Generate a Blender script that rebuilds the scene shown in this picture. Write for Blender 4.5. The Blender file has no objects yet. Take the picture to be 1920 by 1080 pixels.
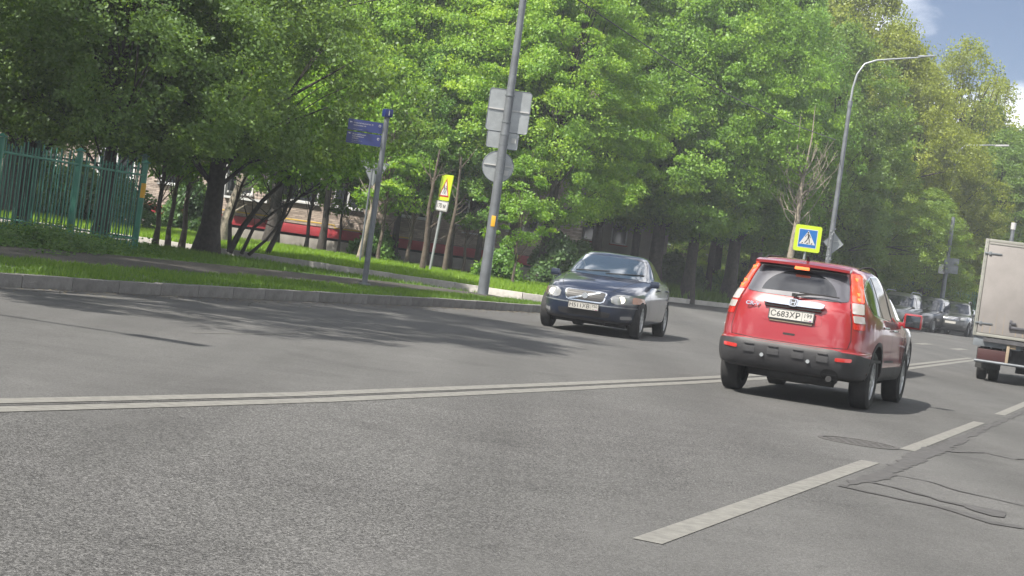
import bpy, bmesh, math, random
import numpy as np
from mathutils import Vector, Matrix, Euler
from mathutils.bvhtree import BVHTree
C = bpy.context.scene.collection
sc = bpy.context.scene
R = math.radians
random.seed(7); rng = np.random.default_rng(7)

# ------------------------------------------------------------------ camera, sky, sun, exposure
F, H, S = 3270.0, 1.25, math.atan(0.138)          # focal length in photo pixels, eye height, roll
_yc = 650 - 0.138 * (2187 - 960)
PITCH = math.atan((540 - _yc) * math.cos(S) / F)
cam_d = bpy.data.cameras.new('camera'); cam = bpy.data.objects.new('camera', cam_d); C.objects.link(cam)
cam_d.sensor_width = 36; cam_d.lens = 36 * F / 1920; cam_d.clip_start = .2; cam_d.clip_end = 3000
sc.cycles.diffuse_bounces = 6; sc.cycles.transmission_bounces = 6; sc.cycles.max_bounces = 10
cam.location = (0, 0, H)
cam.matrix_world = Matrix.Translation((0, 0, H)) @ Matrix.Rotation(R(90) - PITCH, 4, 'X') @ Matrix.Rotation(S, 4, 'Z')
sc.camera = cam

SUN_K = Vector((.63, .53))                         # shadow of one metre of height, on the ground
sun_el = math.atan(1 / SUN_K.length)
sun_dir = Vector((-SUN_K.x, -SUN_K.y, 1)).normalized()
w = bpy.data.worlds.new('World'); sc.world = w; w.use_nodes = True
nt = w.node_tree; nt.nodes.clear()
out = nt.nodes.new('ShaderNodeOutputWorld'); bg = nt.nodes.new('ShaderNodeBackground'); bg.inputs[1].default_value = .15
sky = nt.nodes.new('ShaderNodeTexSky'); sky.sky_type = 'NISHITA'; sky.sun_disc = False
sky.sun_elevation = sun_el; sky.sun_rotation = math.atan2(sun_dir.x, sun_dir.y)
sky.air_density = .75; sky.dust_density = .25; sky.ozone_density = 2.0
tc = nt.nodes.new('ShaderNodeTexCoord'); mp = nt.nodes.new('ShaderNodeMapping'); mp.inputs['Scale'].default_value = (1, 1, 2.2)
nz = nt.nodes.new('ShaderNodeTexNoise'); nz.inputs['Scale'].default_value = 3.2; nz.inputs['Detail'].default_value = 7; nz.inputs['Roughness'].default_value = .55
rp = nt.nodes.new('ShaderNodeValToRGB'); rp.color_ramp.elements[0].position = .44; rp.color_ramp.elements[1].position = .60
mx = nt.nodes.new('ShaderNodeMix'); mx.data_type = 'RGBA'; mx.inputs[7].default_value = (6.6, 6.6, 6.8, 1)
L = nt.links.new
L(tc.outputs['Generated'], mp.inputs[0]); L(mp.outputs[0], nz.inputs['Vector']); L(nz.outputs['Fac'], rp.inputs[0])
dk = nt.nodes.new('ShaderNodeVectorMath'); dk.operation = 'MULTIPLY'; dk.inputs[1].default_value = (.21, .205, .215)
L(sky.outputs[0], dk.inputs[0]); L(rp.outputs[0], mx.inputs[0]); L(dk.outputs[0], mx.inputs[6]); L(mx.outputs[2], bg.inputs[0]); L(bg.outputs[0], out.inputs[0])
sd = bpy.data.lights.new('sun', 'SUN'); sd.energy = 4.2; sd.angle = R(.55); sd.color = (1, .94, .84)
so = bpy.data.objects.new('sun', sd); C.objects.link(so); so.rotation_euler = sun_dir.to_track_quat('Z', 'Y').to_euler(); so.location = (0, 0, 40)
sc.view_settings.view_transform = 'Standard'; sc.view_settings.look = 'None'; sc.view_settings.gamma = 1
sc.view_settings.use_curve_mapping = False
sc.view_settings.exposure = 1.40

# ------------------------------------------------------------------ where things stand
def g(Y): return .0045 * max(0., Y - 22)           # the road climbs gently beyond 22 m
_cr, _sr = math.cos(S), math.sin(S)
def ray(px, py):
    u, v = px - 960, py - 540
    a = u * _cr + v * _sr; b = -u * _sr + v * _cr
    return a / F, math.cos(PITCH) - b / F * math.sin(PITCH), -b / F * math.cos(PITCH) - math.sin(PITCH)
def G(px, py, dz=0.):                              # a point of the photograph on the ground (raised by dz)
    x, y, z = ray(px, py); t = 20.
    for _ in range(60):
        t = (g(t * y) + dz - H) / z if z < 0 else 400
        if t * y > 400 or t < 0: t = 400 / y; break
    return (t * x, t * y)
def at(px, py, Y):
    x, y, z = ray(px, py); t = Y / y
    return Vector((t * x, Y, H + t * z))
def hx(px): return 650 - .138 * (2187 - px)
def X(px, Y): return at(px, hx(px) + 1.0 * F / Y, Y).x

# ------------------------------------------------------------------ materials
def new_mat(name):
    m = bpy.data.materials.new(name); m.use_nodes = True
    t = m.node_tree; b = t.nodes['Principled BSDF']
    return m, t, b
def mat(name, col, rough=.6, metal=0., coat=0., spec=.5, var=0., vscale=8., bump=0., bscale=60., emis=None, col2=None, island=0., detail=6):
    if metal < .7: col = tuple(c * .80 for c in col); col2 = col2 and tuple(c * .80 for c in col2)
    m, t, b = new_mat(name)
    N, K = t.nodes.new, t.links.new
    b.inputs['Base Color'].default_value = (*col, 1); b.inputs['Roughness'].default_value = rough
    b.inputs['Metallic'].default_value = metal; b.inputs['Coat Weight'].default_value = coat; b.inputs['Coat Roughness'].default_value = .04
    b.inputs['Specular IOR Level'].default_value = spec
    if emis:
        b.inputs['Emission Color'].default_value = (*emis[0], 1); b.inputs['Emission Strength'].default_value = emis[1]
    tcn = N('ShaderNodeTexCoord')
    if var or col2:
        n = N('ShaderNodeTexNoise'); n.inputs['Scale'].default_value = vscale; n.inputs['Detail'].default_value = detail; n.inputs['Roughness'].default_value = .6
        r = N('ShaderNodeValToRGB'); r.color_ramp.elements[0].position = .33; r.color_ramp.elements[1].position = .67
        c2 = col2 or tuple(c * (1 - var) for c in col); c1 = col if col2 else tuple(min(1, c * (1 + var)) for c in col)
        r.color_ramp.elements[0].color = (*c2, 1); r.color_ramp.elements[1].color = (*c1, 1)
        K(tcn.outputs['Object'], n.inputs['Vector']); K(n.outputs['Fac'], r.inputs[0])
        src = r.outputs[0]
        if island:
            gi = N('ShaderNodeNewGeometry'); oi = N('ShaderNodeObjectInfo'); ad = N('ShaderNodeMath'); ad.operation = 'ADD'
            fr = N('ShaderNodeMath'); fr.operation = 'FRACT'
            K(gi.outputs['Random Per Island'], ad.inputs[0]); K(oi.outputs['Random'], ad.inputs[1]); K(ad.outputs[0], fr.inputs[0])
            mr = N('ShaderNodeMapRange'); mr.inputs[3].default_value = 1 - island; mr.inputs[4].default_value = 1 + island
            K(fr.outputs[0], mr.inputs[0])
            mu = N('ShaderNodeVectorMath'); mu.operation = 'SCALE'; K(src, mu.inputs[0]); K(mr.outputs[0], mu.inputs['Scale']); src = mu.outputs[0]
        K(src, b.inputs['Base Color'])
        rr = N('ShaderNodeMapRange'); rr.inputs[3].default_value = min(1, rough * 1.12); rr.inputs[4].default_value = rough * .85
        K(n.outputs['Fac'], rr.inputs[0]); K(rr.outputs[0], b.inputs['Roughness'])
    if bump:
        n2 = N('ShaderNodeTexNoise'); n2.inputs['Scale'].default_value = bscale; n2.inputs['Detail'].default_value = 4
        bp = N('ShaderNodeBump'); bp.inputs['Strength'].default_value = bump; bp.inputs['Distance'].default_value = .02
        K(tcn.outputs['Object'], n2.inputs['Vector']); K(n2.outputs['Fac'], bp.inputs['Height']); K(bp.outputs[0], b.inputs['Normal'])
    return m

def asphalt(name, base, speck, coarse=True):
    m, t, b = new_mat(name); N, K = t.nodes.new, t.links.new
    tcn = N('ShaderNodeTexCoord')
    def noise(scale, det=4, rough=.6):
        n = N('ShaderNodeTexNoise'); n.inputs['Scale'].default_value = scale; n.inputs['Detail'].default_value = det; n.inputs['Roughness'].default_value = rough
        K(tcn.outputs['Object'], n.inputs['Vector']); return n
    big = noise(.35, 6, .65); mid = noise(2.2, 5, .6)
    # tyre-polished bands along the road (dust and wear)
    mp = N('ShaderNodeMapping'); mp.inputs['Rotation'].default_value = (0, 0, R(22)); mp.inputs['Scale'].default_value = (.75, .045, 1)
    K(tcn.outputs['Object'], mp.inputs[0]); band = N('ShaderNodeTexNoise'); band.inputs['Scale'].default_value = 1; band.inputs['Detail'].default_value = 4
    K(mp.outputs[0], band.inputs['Vector'])
    vo = N('ShaderNodeTexVoronoi'); vo.inputs['Scale'].default_value = 170; K(tcn.outputs['Object'], vo.inputs['Vector'])
    vo2 = N('ShaderNodeTexVoronoi'); vo2.inputs['Scale'].default_value = 85; K(tcn.outputs['Object'], vo2.inputs['Vector'])
    def mrange(src, a, bb, lo, hi):
        r = N('ShaderNodeMapRange'); r.inputs[1].default_value = a; r.inputs[2].default_value = bb; r.inputs[3].default_value = lo; r.inputs[4].default_value = hi
        K(src, r.inputs[0]); return r.outputs[0]
    def mul(a, bb):
        q = N('ShaderNodeMath'); q.operation = 'MULTIPLY'; K(a, q.inputs[0]); K(bb, q.inputs[1]); return q.outputs[0]
    def mix(f, a, bb):
        q = N('ShaderNodeMix'); q.data_type = 'FLOAT'; K(f, q.inputs[0]); K(a, q.inputs[2]); K(bb, q.inputs[3]); return q.outputs[0]
    v = mrange(big.outputs['Fac'], .3, .7, .86, 1.1)
    v = mul(v, mrange(mid.outputs['Fac'], .3, .7, .93, 1.06))
    stn = noise(.8, 3, .5); v = mul(v, mrange(stn.outputs['Fac'], .60, .68, 1.0, .87)); dr = noise(6.5, 2, .5); v = mul(v, mrange(dr.outputs['Fac'], .70, .74, 1.0, .80))
    v = mul(v, mrange(band.outputs['Fac'], .35, .65, .84, 1.13))
    # stones: some bright chips, some dark pits
    cr = N('ShaderNodeSeparateColor'); K(vo.outputs['Color'], cr.inputs[0]); cr2 = N('ShaderNodeSeparateColor'); K(vo2.outputs['Color'], cr2.inputs[0])
    st = mul(mrange(cr.outputs[0], 0, 1, 1 - speck, 1 + speck), mrange(cr2.outputs[1], 0, 1, 1 - speck * .6, 1 + speck * .6))
    # coarse stretch: the near lane is worn to the stone
    if coarse:
        sx = N('ShaderNodeSeparateXYZ'); K(tcn.outputs['Object'], sx.inputs[0])
        a1 = N('ShaderNodeMath'); a1.operation = 'MULTIPLY_ADD'; a1.inputs[1].default_value = -.40; K(sx.outputs[1], a1.inputs[0]); K(sx.outputs[0], a1.inputs[2])   # x - .4 y : across the road
        wob = mrange(big.outputs['Fac'], .3, .7, -1.2, 1.2); ad = N('ShaderNodeMath'); ad.operation = 'ADD'; K(a1.outputs[0], ad.inputs[0]); K(wob, ad.inputs[1])
        lo = mrange(ad.outputs[0], -6.9, -6.2, 0, 1); hi = mrange(ad.outputs[0], -3.6, -2.4, 1, 0); yy = mrange(sx.outputs[1], 13, 20, 1, .25)
        z = mul(mul(lo, hi), yy)
        one = N('ShaderNodeValue'); one.outputs[0].default_value = 1
        soft = mrange(st, .4, 1.6, .72, 1.28)
        st = mix(z, soft, st)
        v = mul(v, mrange(z, 0, 1, 1.0, .90))
    v = mul(v, st)
    col = N('ShaderNodeVectorMath'); col.operation = 'SCALE'; col.inputs[0].default_value = base; K(v, col.inputs['Scale']); K(col.outputs[0], b.inputs['Base Color'])
    b.inputs['Roughness'].default_value = .85; b.inputs['Specular IOR Level'].default_value = .3
    bp = N('ShaderNodeBump'); bp.inputs['Strength'].default_value = .5; bp.inputs['Distance'].default_value = .008
    K(vo.outputs['Distance'], bp.inputs['Height']); K(bp.outputs[0], b.inputs['Normal'])
    return m

def leaf_mat(name, c_dark, c_mid, c_light, trans=.38):
    m = bpy.data.materials.new(name); m.use_nodes = True; t = m.node_tree; t.nodes.clear(); N, K = t.nodes.new, t.links.new
    o = N('ShaderNodeOutputMaterial'); a = N('ShaderNodeAttribute'); a.attribute_name = 'tint'; oi = N('ShaderNodeObjectInfo')
    mr = N('ShaderNodeMapRange'); mr.inputs[3].default_value = -.18; mr.inputs[4].default_value = .18; K(oi.outputs['Random'], mr.inputs[0])
    ad = N('ShaderNodeMath'); ad.operation = 'ADD'; ad.use_clamp = True; K(a.outputs['Fac'], ad.inputs[0]); K(mr.outputs[0], ad.inputs[1])
    r = N('ShaderNodeValToRGB'); e = r.color_ramp.elements; e[0].color = (*c_dark, 1); e[1].color = (*c_light, 1); k = e.new(.5); k.color = (*c_mid, 1)
    K(ad.outputs[0], r.inputs[0])
    d = N('ShaderNodeBsdfDiffuse'); tr = N('ShaderNodeBsdfTranslucent'); gl = N('ShaderNodeBsdfGlossy'); gl.inputs['Roughness'].default_value = .5; gl.inputs['Color'].default_value = (.75, .8, .8, 1)
    K(r.outputs[0], d.inputs[0])
    tm = N('ShaderNodeMix'); tm.data_type = 'RGBA'; tm.blend_type = 'MULTIPLY'; tm.inputs[0].default_value = 1; tm.inputs[7].default_value = (1.35, 1.3, .5, 1); K(r.outputs[0], tm.inputs[6]); K(tm.outputs[2], tr.inputs[0])
    m1 = N('ShaderNodeMixShader'); m1.inputs[0].default_value = trans; K(d.outputs[0], m1.inputs[1]); K(tr.outputs[0], m1.inputs[2])
    m2 = N('ShaderNodeMixShader'); m2.inputs[0].default_value = .028; K(m1.outputs[0], m2.inputs[1]); K(gl.outputs[0], m2.inputs[2]); K(m2.outputs[0], o.inputs[0])
    return m

M = {}
M['asphalt'] = asphalt('asphalt', (.0785, .0782, .0775), .78)
M['old_asphalt'] = asphalt('path_asphalt', (.058, .053, .048), .25, False)
M['paint'] = mat('road_paint', (.195, .192, .175), .7, col2=(.128, .126, .116), vscale=11, bump=.2, bscale=90)
M['tar'] = mat('tar_seal', (.058, .056, .055), .75, var=.25, vscale=9)
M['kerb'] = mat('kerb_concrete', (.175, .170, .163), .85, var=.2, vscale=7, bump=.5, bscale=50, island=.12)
M['kerb_light'] = mat('pale_sunlit_concrete', (.46, .44, .41), .85, var=.14, vscale=7, bump=.3, bscale=50, island=.10)  # pale concrete, brightened further in colour to look sunlit
M['soil'] = mat('soil', (.07, .075, .035), .95, col2=(.055, .045, .032), vscale=2.2, bump=.5, bscale=20)
M['lawn'] = mat('lawn_ground', (.07, .13, .025), .95, col2=(.045, .075, .022), vscale=3, bump=.5, bscale=30)
M['iron'] = mat('cast_iron', (.060, .058, .056), .75, metal=.0, var=.3, vscale=20)
M['bark_dark'] = mat('dark_bark', (.045, .038, .034), .95, var=.45, vscale=9, bump=.9, bscale=26)
M['bark'] = mat('brown_bark', (.095, .075, .058), .95, var=.4, vscale=8, bump=.9, bscale=26)
M['bark_light'] = mat('pale_bark', (.27, .235, .185), .95, var=.35, vscale=7, bump=.7, bscale=30)
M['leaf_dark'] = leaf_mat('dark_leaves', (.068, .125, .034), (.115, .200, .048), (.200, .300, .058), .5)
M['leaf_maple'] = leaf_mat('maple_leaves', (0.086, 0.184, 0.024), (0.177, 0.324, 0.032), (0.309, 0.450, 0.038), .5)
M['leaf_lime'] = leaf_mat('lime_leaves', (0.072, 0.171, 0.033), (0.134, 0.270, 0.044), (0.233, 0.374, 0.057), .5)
M['leaf_ash'] = leaf_mat('olive_leaves', (.125, .165, .022), (.220, .270, .030), (.330, .370, .040), .5)
M['leaf_far'] = leaf_mat('far_leaves', (0.089, 0.168, 0.029), (0.166, 0.263, 0.036), (0.273, 0.358, 0.047), .5)
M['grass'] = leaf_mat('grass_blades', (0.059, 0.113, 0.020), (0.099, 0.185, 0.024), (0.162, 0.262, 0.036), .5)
M['lawn_grass'] = leaf_mat('sunlit_lawn_blades', (.090, .170, .018), (.150, .270, .022), (.230, .360, .032), .45)  # lit copy of the grass: sunshine put into brighter greens
M['shrub'] = leaf_mat('shrub_leaves', (0.042, 0.090, 0.031), (0.070, 0.144, 0.043), (0.132, 0.228, 0.060), .5)
M['metal'] = mat('galvanised_steel', (.17, .185, .205), .5, metal=.35, var=.22, vscale=3, bump=.1)
M['metal_dark'] = mat('weathered_steel', (.19, .21, .23), .55, metal=.4, var=.25, vscale=3)
M['metal_light'] = mat('bare_aluminium', (.36, .385, .40), .45, metal=.45, var=.12, vscale=4)
M['bolt'] = mat('bolt_steel', (.12, .12, .13), .5, metal=.8)
M['green'] = mat('green_fence_paint', (.040, .200, .140), .5, var=.25, vscale=3, spec=.5)
M['green_dark'] = mat('dark_green_fence_paint', (.024, .09, .066), .6, var=.3, vscale=3)
M['yellow_tag'] = mat('orange_yellow_film', (.75, .40, .02), .5)
M['fluo'] = mat('fluorescent_yellow_film', (.46, .60, .012), .45)
M['sblue'] = mat('blue_sign_film', (.004, .115, .38), .4)
M['nblue'] = mat('navy_sign_film', (.014, .026, .13), .4)
M['white'] = mat('white_film', (.50, .50, .50), .45)
M['black'] = mat('black_film', (.02, .02, .02), .5)
M['sred'] = mat('red_film', (.35, .03, .02), .45)
M['brick'] = mat('silicate_brick', (.45, .37, .32), .9, var=.12, vscale=3, island=.28, bump=.2)
M['mortar'] = mat('mortar', (.27, .24, .215), .95, var=.2)
M['plinth'] = mat('plinth_render', (.32, .30, .275), .9, var=.25, vscale=1.5)
M['redband'] = mat('red_plinth_paint', (.40, .036, .05), .6, var=.2, vscale=2)
M['pink'] = mat('faded_pink_render', (.42, .22, .19), .85, var=.15)
M['beige'] = mat('beige_render', (.36, .33, .29), .9, var=.15, vscale=.8)
M['gas'] = mat('yellow_pipe_paint', (.60, .40, .04), .5)
M['wframe'] = mat('white_window_plastic', (.70, .71, .72), .4)
M['wglass'] = mat('window_glass', (.03, .036, .042), .06, spec=.9)
M['wbar'] = mat('dark_iron_bars', (.04, .04, .045), .6)
M['roof'] = mat('grey_roofing', (.13, .13, .14), .8)

# cars
M['red'] = mat('red_car_paint', (.29, .014, .019), .34, metal=.15, coat=1, var=.05, vscale=1.5)
M['navy'] = mat('dark_blue_car_paint', (.015, .024, .050), .3, metal=.3, coat=1, var=.1, vscale=1.5)
M['wpaint'] = mat('white_car_paint', (.50, .51, .52), .35, coat=1)
M['gpaint'] = mat('grey_car_paint', (.20, .205, .20), .35, metal=.5, coat=1, var=.1)
M['bpaint'] = mat('black_car_paint', (.035, .038, .048), .3, metal=.3, coat=1)
M['dpaint'] = mat('charcoal_car_paint', (.06, .064, .07), .32, metal=.4, coat=1)
M['glass'] = mat('tinted_car_glass', (.022, .026, .032), .05, spec=.8, coat=.3)
M['dusty_glass'] = mat('dusty_rear_glass', (.085, .085, .10), .22, spec=.7, var=.12, vscale=3)
M['glass_blue'] = mat('windscreen_glass', (.035, .055, .08), .06, spec=1.0, coat=.6)
M['glass_olive'] = mat('side_window_glass', (.06, .065, .03), .06, spec=.7)
M['plastic'] = mat('grey_black_plastic', (.034, .034, .037), .6, var=.15, vscale=4)
M['rubber'] = mat('tyre_rubber', (.028, .028, .029), .85, var=.2, vscale=12)
M['seam'] = mat('seam_black', (.012, .012, .013), .8)
M['under'] = mat('underbody', (.02, .019, .019), .85, var=.3)
M['alloy'] = mat('alloy', (.42, .43, .44), .35, metal=.8)
M['chrome'] = mat('chrome', (.66, .68, .70), .16, metal=1)
M['lamp_red'] = mat('red_lamp_lens', (.45, .02, .015), .2, coat=1)
M['lamp_lit'] = mat('lit_red_lamp', (.70, .05, .02), .25, coat=1, emis=((1, .12, .03), .28))
M['lamp_hot'] = mat('lit_lamp_core', (1, .16, .05), .3, emis=((1, .16, .04), .7))
M['lamp_white'] = mat('clear_lamp_lens', (.40, .37, .36), .25, coat=1)
M['head'] = mat('headlamp_glass', (.30, .31, .32), .15, coat=1, metal=.3)
M['head_lit'] = mat('lit_headlamp', (.9, .88, .75), .3, emis=((1, .92, .75), .35))
M['indic'] = mat('amber_lens', (.60, .33, .25), .25, coat=1)
M['plate'] = mat('number_plate_white', (.42, .41, .385), .5, var=.05)
M['grille'] = mat('grille_black', (.02, .02, .022), .5)
M['tbox'] = mat('truck_box_paint', (.265, .248, .24), .55, var=.12, vscale=1.7, spec=.3)
M['tframe'] = mat('truck_box_edge', (.25, .25, .225), .5, var=.12, vscale=3)
M['truckm'] = mat('truck_chassis', (.06, .06, .066), .7, var=.3)
M['tan'] = mat('tan_bracket', (.30, .24, .17), .7)
M['dred'] = mat('dim_red_lens', (.05, .014, .014), .5)

# ------------------------------------------------------------------ mesh helpers
def tag(o, label=None, cat=None, group=None, kind=None):
    if label: o['label'] = label
    if cat: o['category'] = cat
    if group: o['group'] = group
    if kind: o['kind'] = kind
    return o
def thing(name, label, cat, loc=(0, 0, 0), rz=0., group=None):
    o = bpy.data.objects.new(name, None); o.empty_display_size = .3; C.objects.link(o); o.location = loc; o.rotation_euler = (0, 0, rz)
    return tag(o, label, cat, group)
def link(name, me, m=None, parent=None, smooth=None):
    if m is not None and len(me.materials) == 0: me.materials.append(m)
    o = bpy.data.objects.new(name, me); C.objects.link(o); o.parent = parent
    return o
def sharpen(bm, ang=35):
    for f in bm.faces: f.smooth = True
    for e in bm.edges:
        if len(e.link_faces) == 2 and e.calc_face_angle(0) > R(ang): e.smooth = False
def copy_tree(o, parent=None):
    c = o.copy(); C.objects.link(c); c.parent = parent
    for ch in o.children: copy_tree(ch, c)
    return c

class MB:
    def __init__(s): s.v = []; s.f = []
    def add(s, vs, fs):
        n = len(s.v); s.v += [tuple(v) for v in vs]; s.f += [tuple(i + n for i in f) for f in fs]; return s
    def box(s, c, d, rot=None, taper=1.):
        vs = []
        for z in (-.5, .5):
            k = taper if z > 0 else 1.
            for x, y in ((-.5, -.5), (.5, -.5), (.5, .5), (-.5, .5)): vs.append(Vector((x * d[0] * k, y * d[1] * k, z * d[2])))
        if rot is not None: vs = [rot @ v for v in vs]
        c = Vector(c)
        return s.add([v + c for v in vs], [(3, 2, 1, 0), (4, 5, 6, 7), (0, 1, 5, 4), (1, 2, 6, 5), (2, 3, 7, 6), (3, 0, 4, 7)])
    def tube(s, pts, rad, n=8, cap=True):
        pts = [Vector(p) for p in pts]
        if not hasattr(rad, '__len__'): rad = [rad] * len(pts)
        vs, fs = [], []; up = Vector((.013, .997, .07)); prev = None
        for i, p in enumerate(pts):
            d = (pts[min(i + 1, len(pts) - 1)] - pts[max(i - 1, 0)]).normalized()
            a = prev - d * prev.dot(d) if prev is not None else d.cross(up if abs(d.dot(up)) < .9 else Vector((1, 0, 0)))
            a.normalize(); prev = a; b = d.cross(a)
            for k in range(n):
                t = 2 * math.pi * k / n; vs.append(p + (a * math.cos(t) + b * math.sin(t)) * rad[i])
        for i in range(len(pts) - 1):
            for k in range(n): fs.append((i * n + k, i * n + (k + 1) % n, (i + 1) * n + (k + 1) % n, (i + 1) * n + k))
        if cap: fs.append(tuple(range(n - 1, -1, -1))); fs.append(tuple(range((len(pts) - 1) * n, len(pts) * n)))
        return s.add(vs, fs)
    def prism(s, poly, z0, z1, basis=None):         # polygon in the x,y plane, raised from z0 to z1
        n = len(poly); vs = [Vector((x, y, z0)) for x, y in poly] + [Vector((x, y, z1)) for x, y in poly]
        if basis is not None: vs = [basis @ v for v in vs]
        return s.add(vs, [tuple(range(n - 1, -1, -1)), tuple(range(n, 2 * n))] + [(i, (i + 1) % n, n + (i + 1) % n, n + i) for i in range(n)])
    def lathe_y(s, prof, n=40):                     # profile of (y, r) turned about the y axis
        vs, fs = [], []
        for y, r in prof:
            for k in range(n): t = 2 * math.pi * k / n; vs.append((r * math.cos(t), y, r * math.sin(t)))
        for i in range(len(prof) - 1):
            for k in range(n): fs.append((i * n + k, (i + 1) * n + k, (i + 1) * n + (k + 1) % n, i * n + (k + 1) % n))
        return s.add(vs, fs)
    def mesh(s, name, m=None, ang=35, bevel=0., fix=True):
        me = bpy.data.meshes.new(name); me.from_pydata(s.v, [], s.f)
        bm = bmesh.new(); bm.from_mesh(me)
        if fix: bmesh.ops.recalc_face_normals(bm, faces=bm.faces)
        if bevel:
            es = [e for e in bm.edges if len(e.link_faces) == 2 and e.calc_face_angle(0) > R(40)]
            bmesh.ops.bevel(bm, geom=es, offset=bevel, segments=2, profile=.6, affect='EDGES', clamp_overlap=True)
        sharpen(bm, ang); bm.to_mesh(me); bm.free()
        if m: me.materials.append(m)
        return me
    def obj(s, name, m, parent=None, ang=35, bevel=0.): return link(name, s.mesh(name, m, ang, bevel), None, parent)

def sheet(name, poly, dz, m, skirt=0.):
    bm = bmesh.new(); f = bm.faces.new([bm.verts.new((x, y, 0)) for x, y in poly])
    if f.normal.z < 0 or sum((poly[i][0] * poly[(i + 1) % len(poly)][1] - poly[(i + 1) % len(poly)][0] * poly[i][1]) for i in range(len(poly))) < 0: bmesh.ops.reverse_faces(bm, faces=bm.faces)
    bmesh.ops.bisect_plane(bm, geom=bm.verts[:] + bm.edges[:] + bm.faces[:], plane_co=(0, 22, 0), plane_no=(0, 1, 0))
    if skirt:
        es = [e for e in bm.edges if e.is_boundary]
        r = bmesh.ops.extrude_edge_only(bm, edges=es)
        for v in [q for q in r['geom'] if isinstance(q, bmesh.types.BMVert)]: v.co.z = -skirt
    for v in bm.verts: v.co.z += g(v.co.y) + dz
    bmesh.ops.triangulate(bm, faces=bm.faces)
    me = bpy.data.meshes.new(name); bm.to_mesh(me); bm.free(); me.materials.append(m)
    o = link(name, me); o['kind'] = 'structure'; return o

def ribbon(name, pts, width, dz, m, jag=0., parent=None):
    """a painted or poured strip along a polyline on the ground"""
    P = [Vector(p[:2]) for p in pts]; W = width if hasattr(width, '__len__') else [width] * len(P)
    # resample
    Q, WW = [], []
    for i in range(len(P) - 1):
        n = max(1, int((P[i + 1] - P[i]).length / (.12 if jag else 1.5)))
        for k in range(n): t = k / n; Q.append(P[i].lerp(P[i + 1], t)); WW.append(W[i] * (1 - t) + W[i + 1] * t)
    Q.append(P[-1]); WW.append(W[-1]); vs, fs = [], []
    for i, q in enumerate(Q):
        d = (Q[min(i + 1, len(Q) - 1)] - Q[max(i - 1, 0)]).normalized(); n = Vector((-d.y, d.x))
        for sgn in (1, -1):
            p = q + n * sgn * (WW[i] / 2 + (random.uniform(-jag, jag) if jag else 0)); vs.append((p.x, p.y, g(p.y) + dz))
    for i in range(len(Q) - 1): fs.append((2 * i, 2 * i + 1, 2 * i + 3, 2 * i + 2))
    me = bpy.data.meshes.new(name); me.from_pydata(vs, [], fs); me.materials.append(m)
    o = link(name, me, None, parent)
    if parent is None: o['kind'] = 'structure'
    return o

def text_mesh(s, size, depth, m, name='lettering', squeeze=1., bold=0.):
    cu = bpy.data.curves.new(name, 'FONT'); cu.body = s; cu.size = size; cu.extrude = depth; cu.align_x = 'CENTER'; cu.align_y = 'CENTER'; cu.offset = bold
    cu.resolution_u = 3
    o = bpy.data.objects.new(name, cu); C.objects.link(o); bpy.context.view_layer.update()
    me = bpy.data.meshes.new_from_object(o.evaluated_get(bpy.context.evaluated_depsgraph_get())); C.objects.unlink(o); bpy.data.objects.remove(o)
    me.name = name
    for v in me.vertices: v.co.x *= squeeze
    me.materials.clear(); me.materials.append(m); return me
def place(o, loc, right, up):                      # local x -> right, y -> up, z -> out
    r = Vector(right).normalized(); u = Vector(up).normalized(); n = r.cross(u)
    o.matrix_local = Matrix.Translation(loc) @ Matrix((r, u, n)).transposed().to_4x4(); return o

# ------------------------------------------------------------------ ground, roads, kerbs
ROT = (G(1213, 1016), G(1890, 768))
az = math.atan2(ROT[1][0] - ROT[0][0], ROT[1][1] - ROT[0][1])      # heading of the road
D = Vector((math.sin(az), math.cos(az))); Nn = Vector((D.y, -D.x))
sheet('ground', [(-900, -300), (900, -300), (900, 1500), (-900, 1500)], -.03, M['soil'])
sheet('road', [(-70, -40), (60, -40), (95, 230), (60, 240), (-70, 240)], 0., M['asphalt'])

kerbA = [(-20.5, -10), (-14.6, 4), (-10.4, 13), (-6.34, 21.77), (-5.14, 24.42), (-3.96, 27.4), (-2.75, 30.9), (-1.61, 34.0), (-.2, 37.2), (.55, 38.9), (1.0, 40.4), (1.0, 41.4), (.5, 42.2)]
backA = [(-3, 43.6), (-8, 45.4), (-14, 46.6), (-40, 50)]
verge = kerbA + backA + [(-60, 50), (-60, -10)]
kerbB = [(-40, 53), (-13, 51), (-7.7, 50.2), (-3.9, 48.8), (.2, 47.2), (1.6, 47.6), (2.6, 49.6), (3.6, 55), (4.7, 64), (6.4, 74.6), (10, 80), (14, 83.5), (18.6, 89), (29, 116), (43, 152), (70, 222)]
lawn = kerbB + [(-70, 222), (-70, 53)]
def inset(line, d):
    out = []
    for i, p in enumerate(line):
        a, b = Vector(line[max(i - 1, 0)]), Vector(line[min(i + 1, len(line) - 1)]); t = (b - a).normalized(); out.append((p[0] - t.y * d, p[1] + t.x * d))
    return out
sheet('verge', inset(kerbA, .14) + backA + [(-60, 50), (-60, -10)], .15, M['lawn'], .2)
sheet('lawn', inset(kerbB, .24) + [(-70, 222), (-70, 53)], .17, M['lawn'], .2)
pathB = [(-16, 9), (-11.6, 18), (-7.72, 26.3), (-6.1, 30), (-5.2, 31.9), (-3.99, 34.2), (-2.99, 36.2), (-.8, 40.1), (.2, 41.6)]
pathT = [(-.6, 42.9), (-2.26, 42.2), (-3.4, 41.2), (-4.72, 39.2), (-6.3, 36.9), (-7.6, 34.6), (-9.19, 31.2), (-12.6, 24), (-19, 10)]
sheet('footpath', pathB + pathT, .155, M['old_asphalt'])
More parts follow.
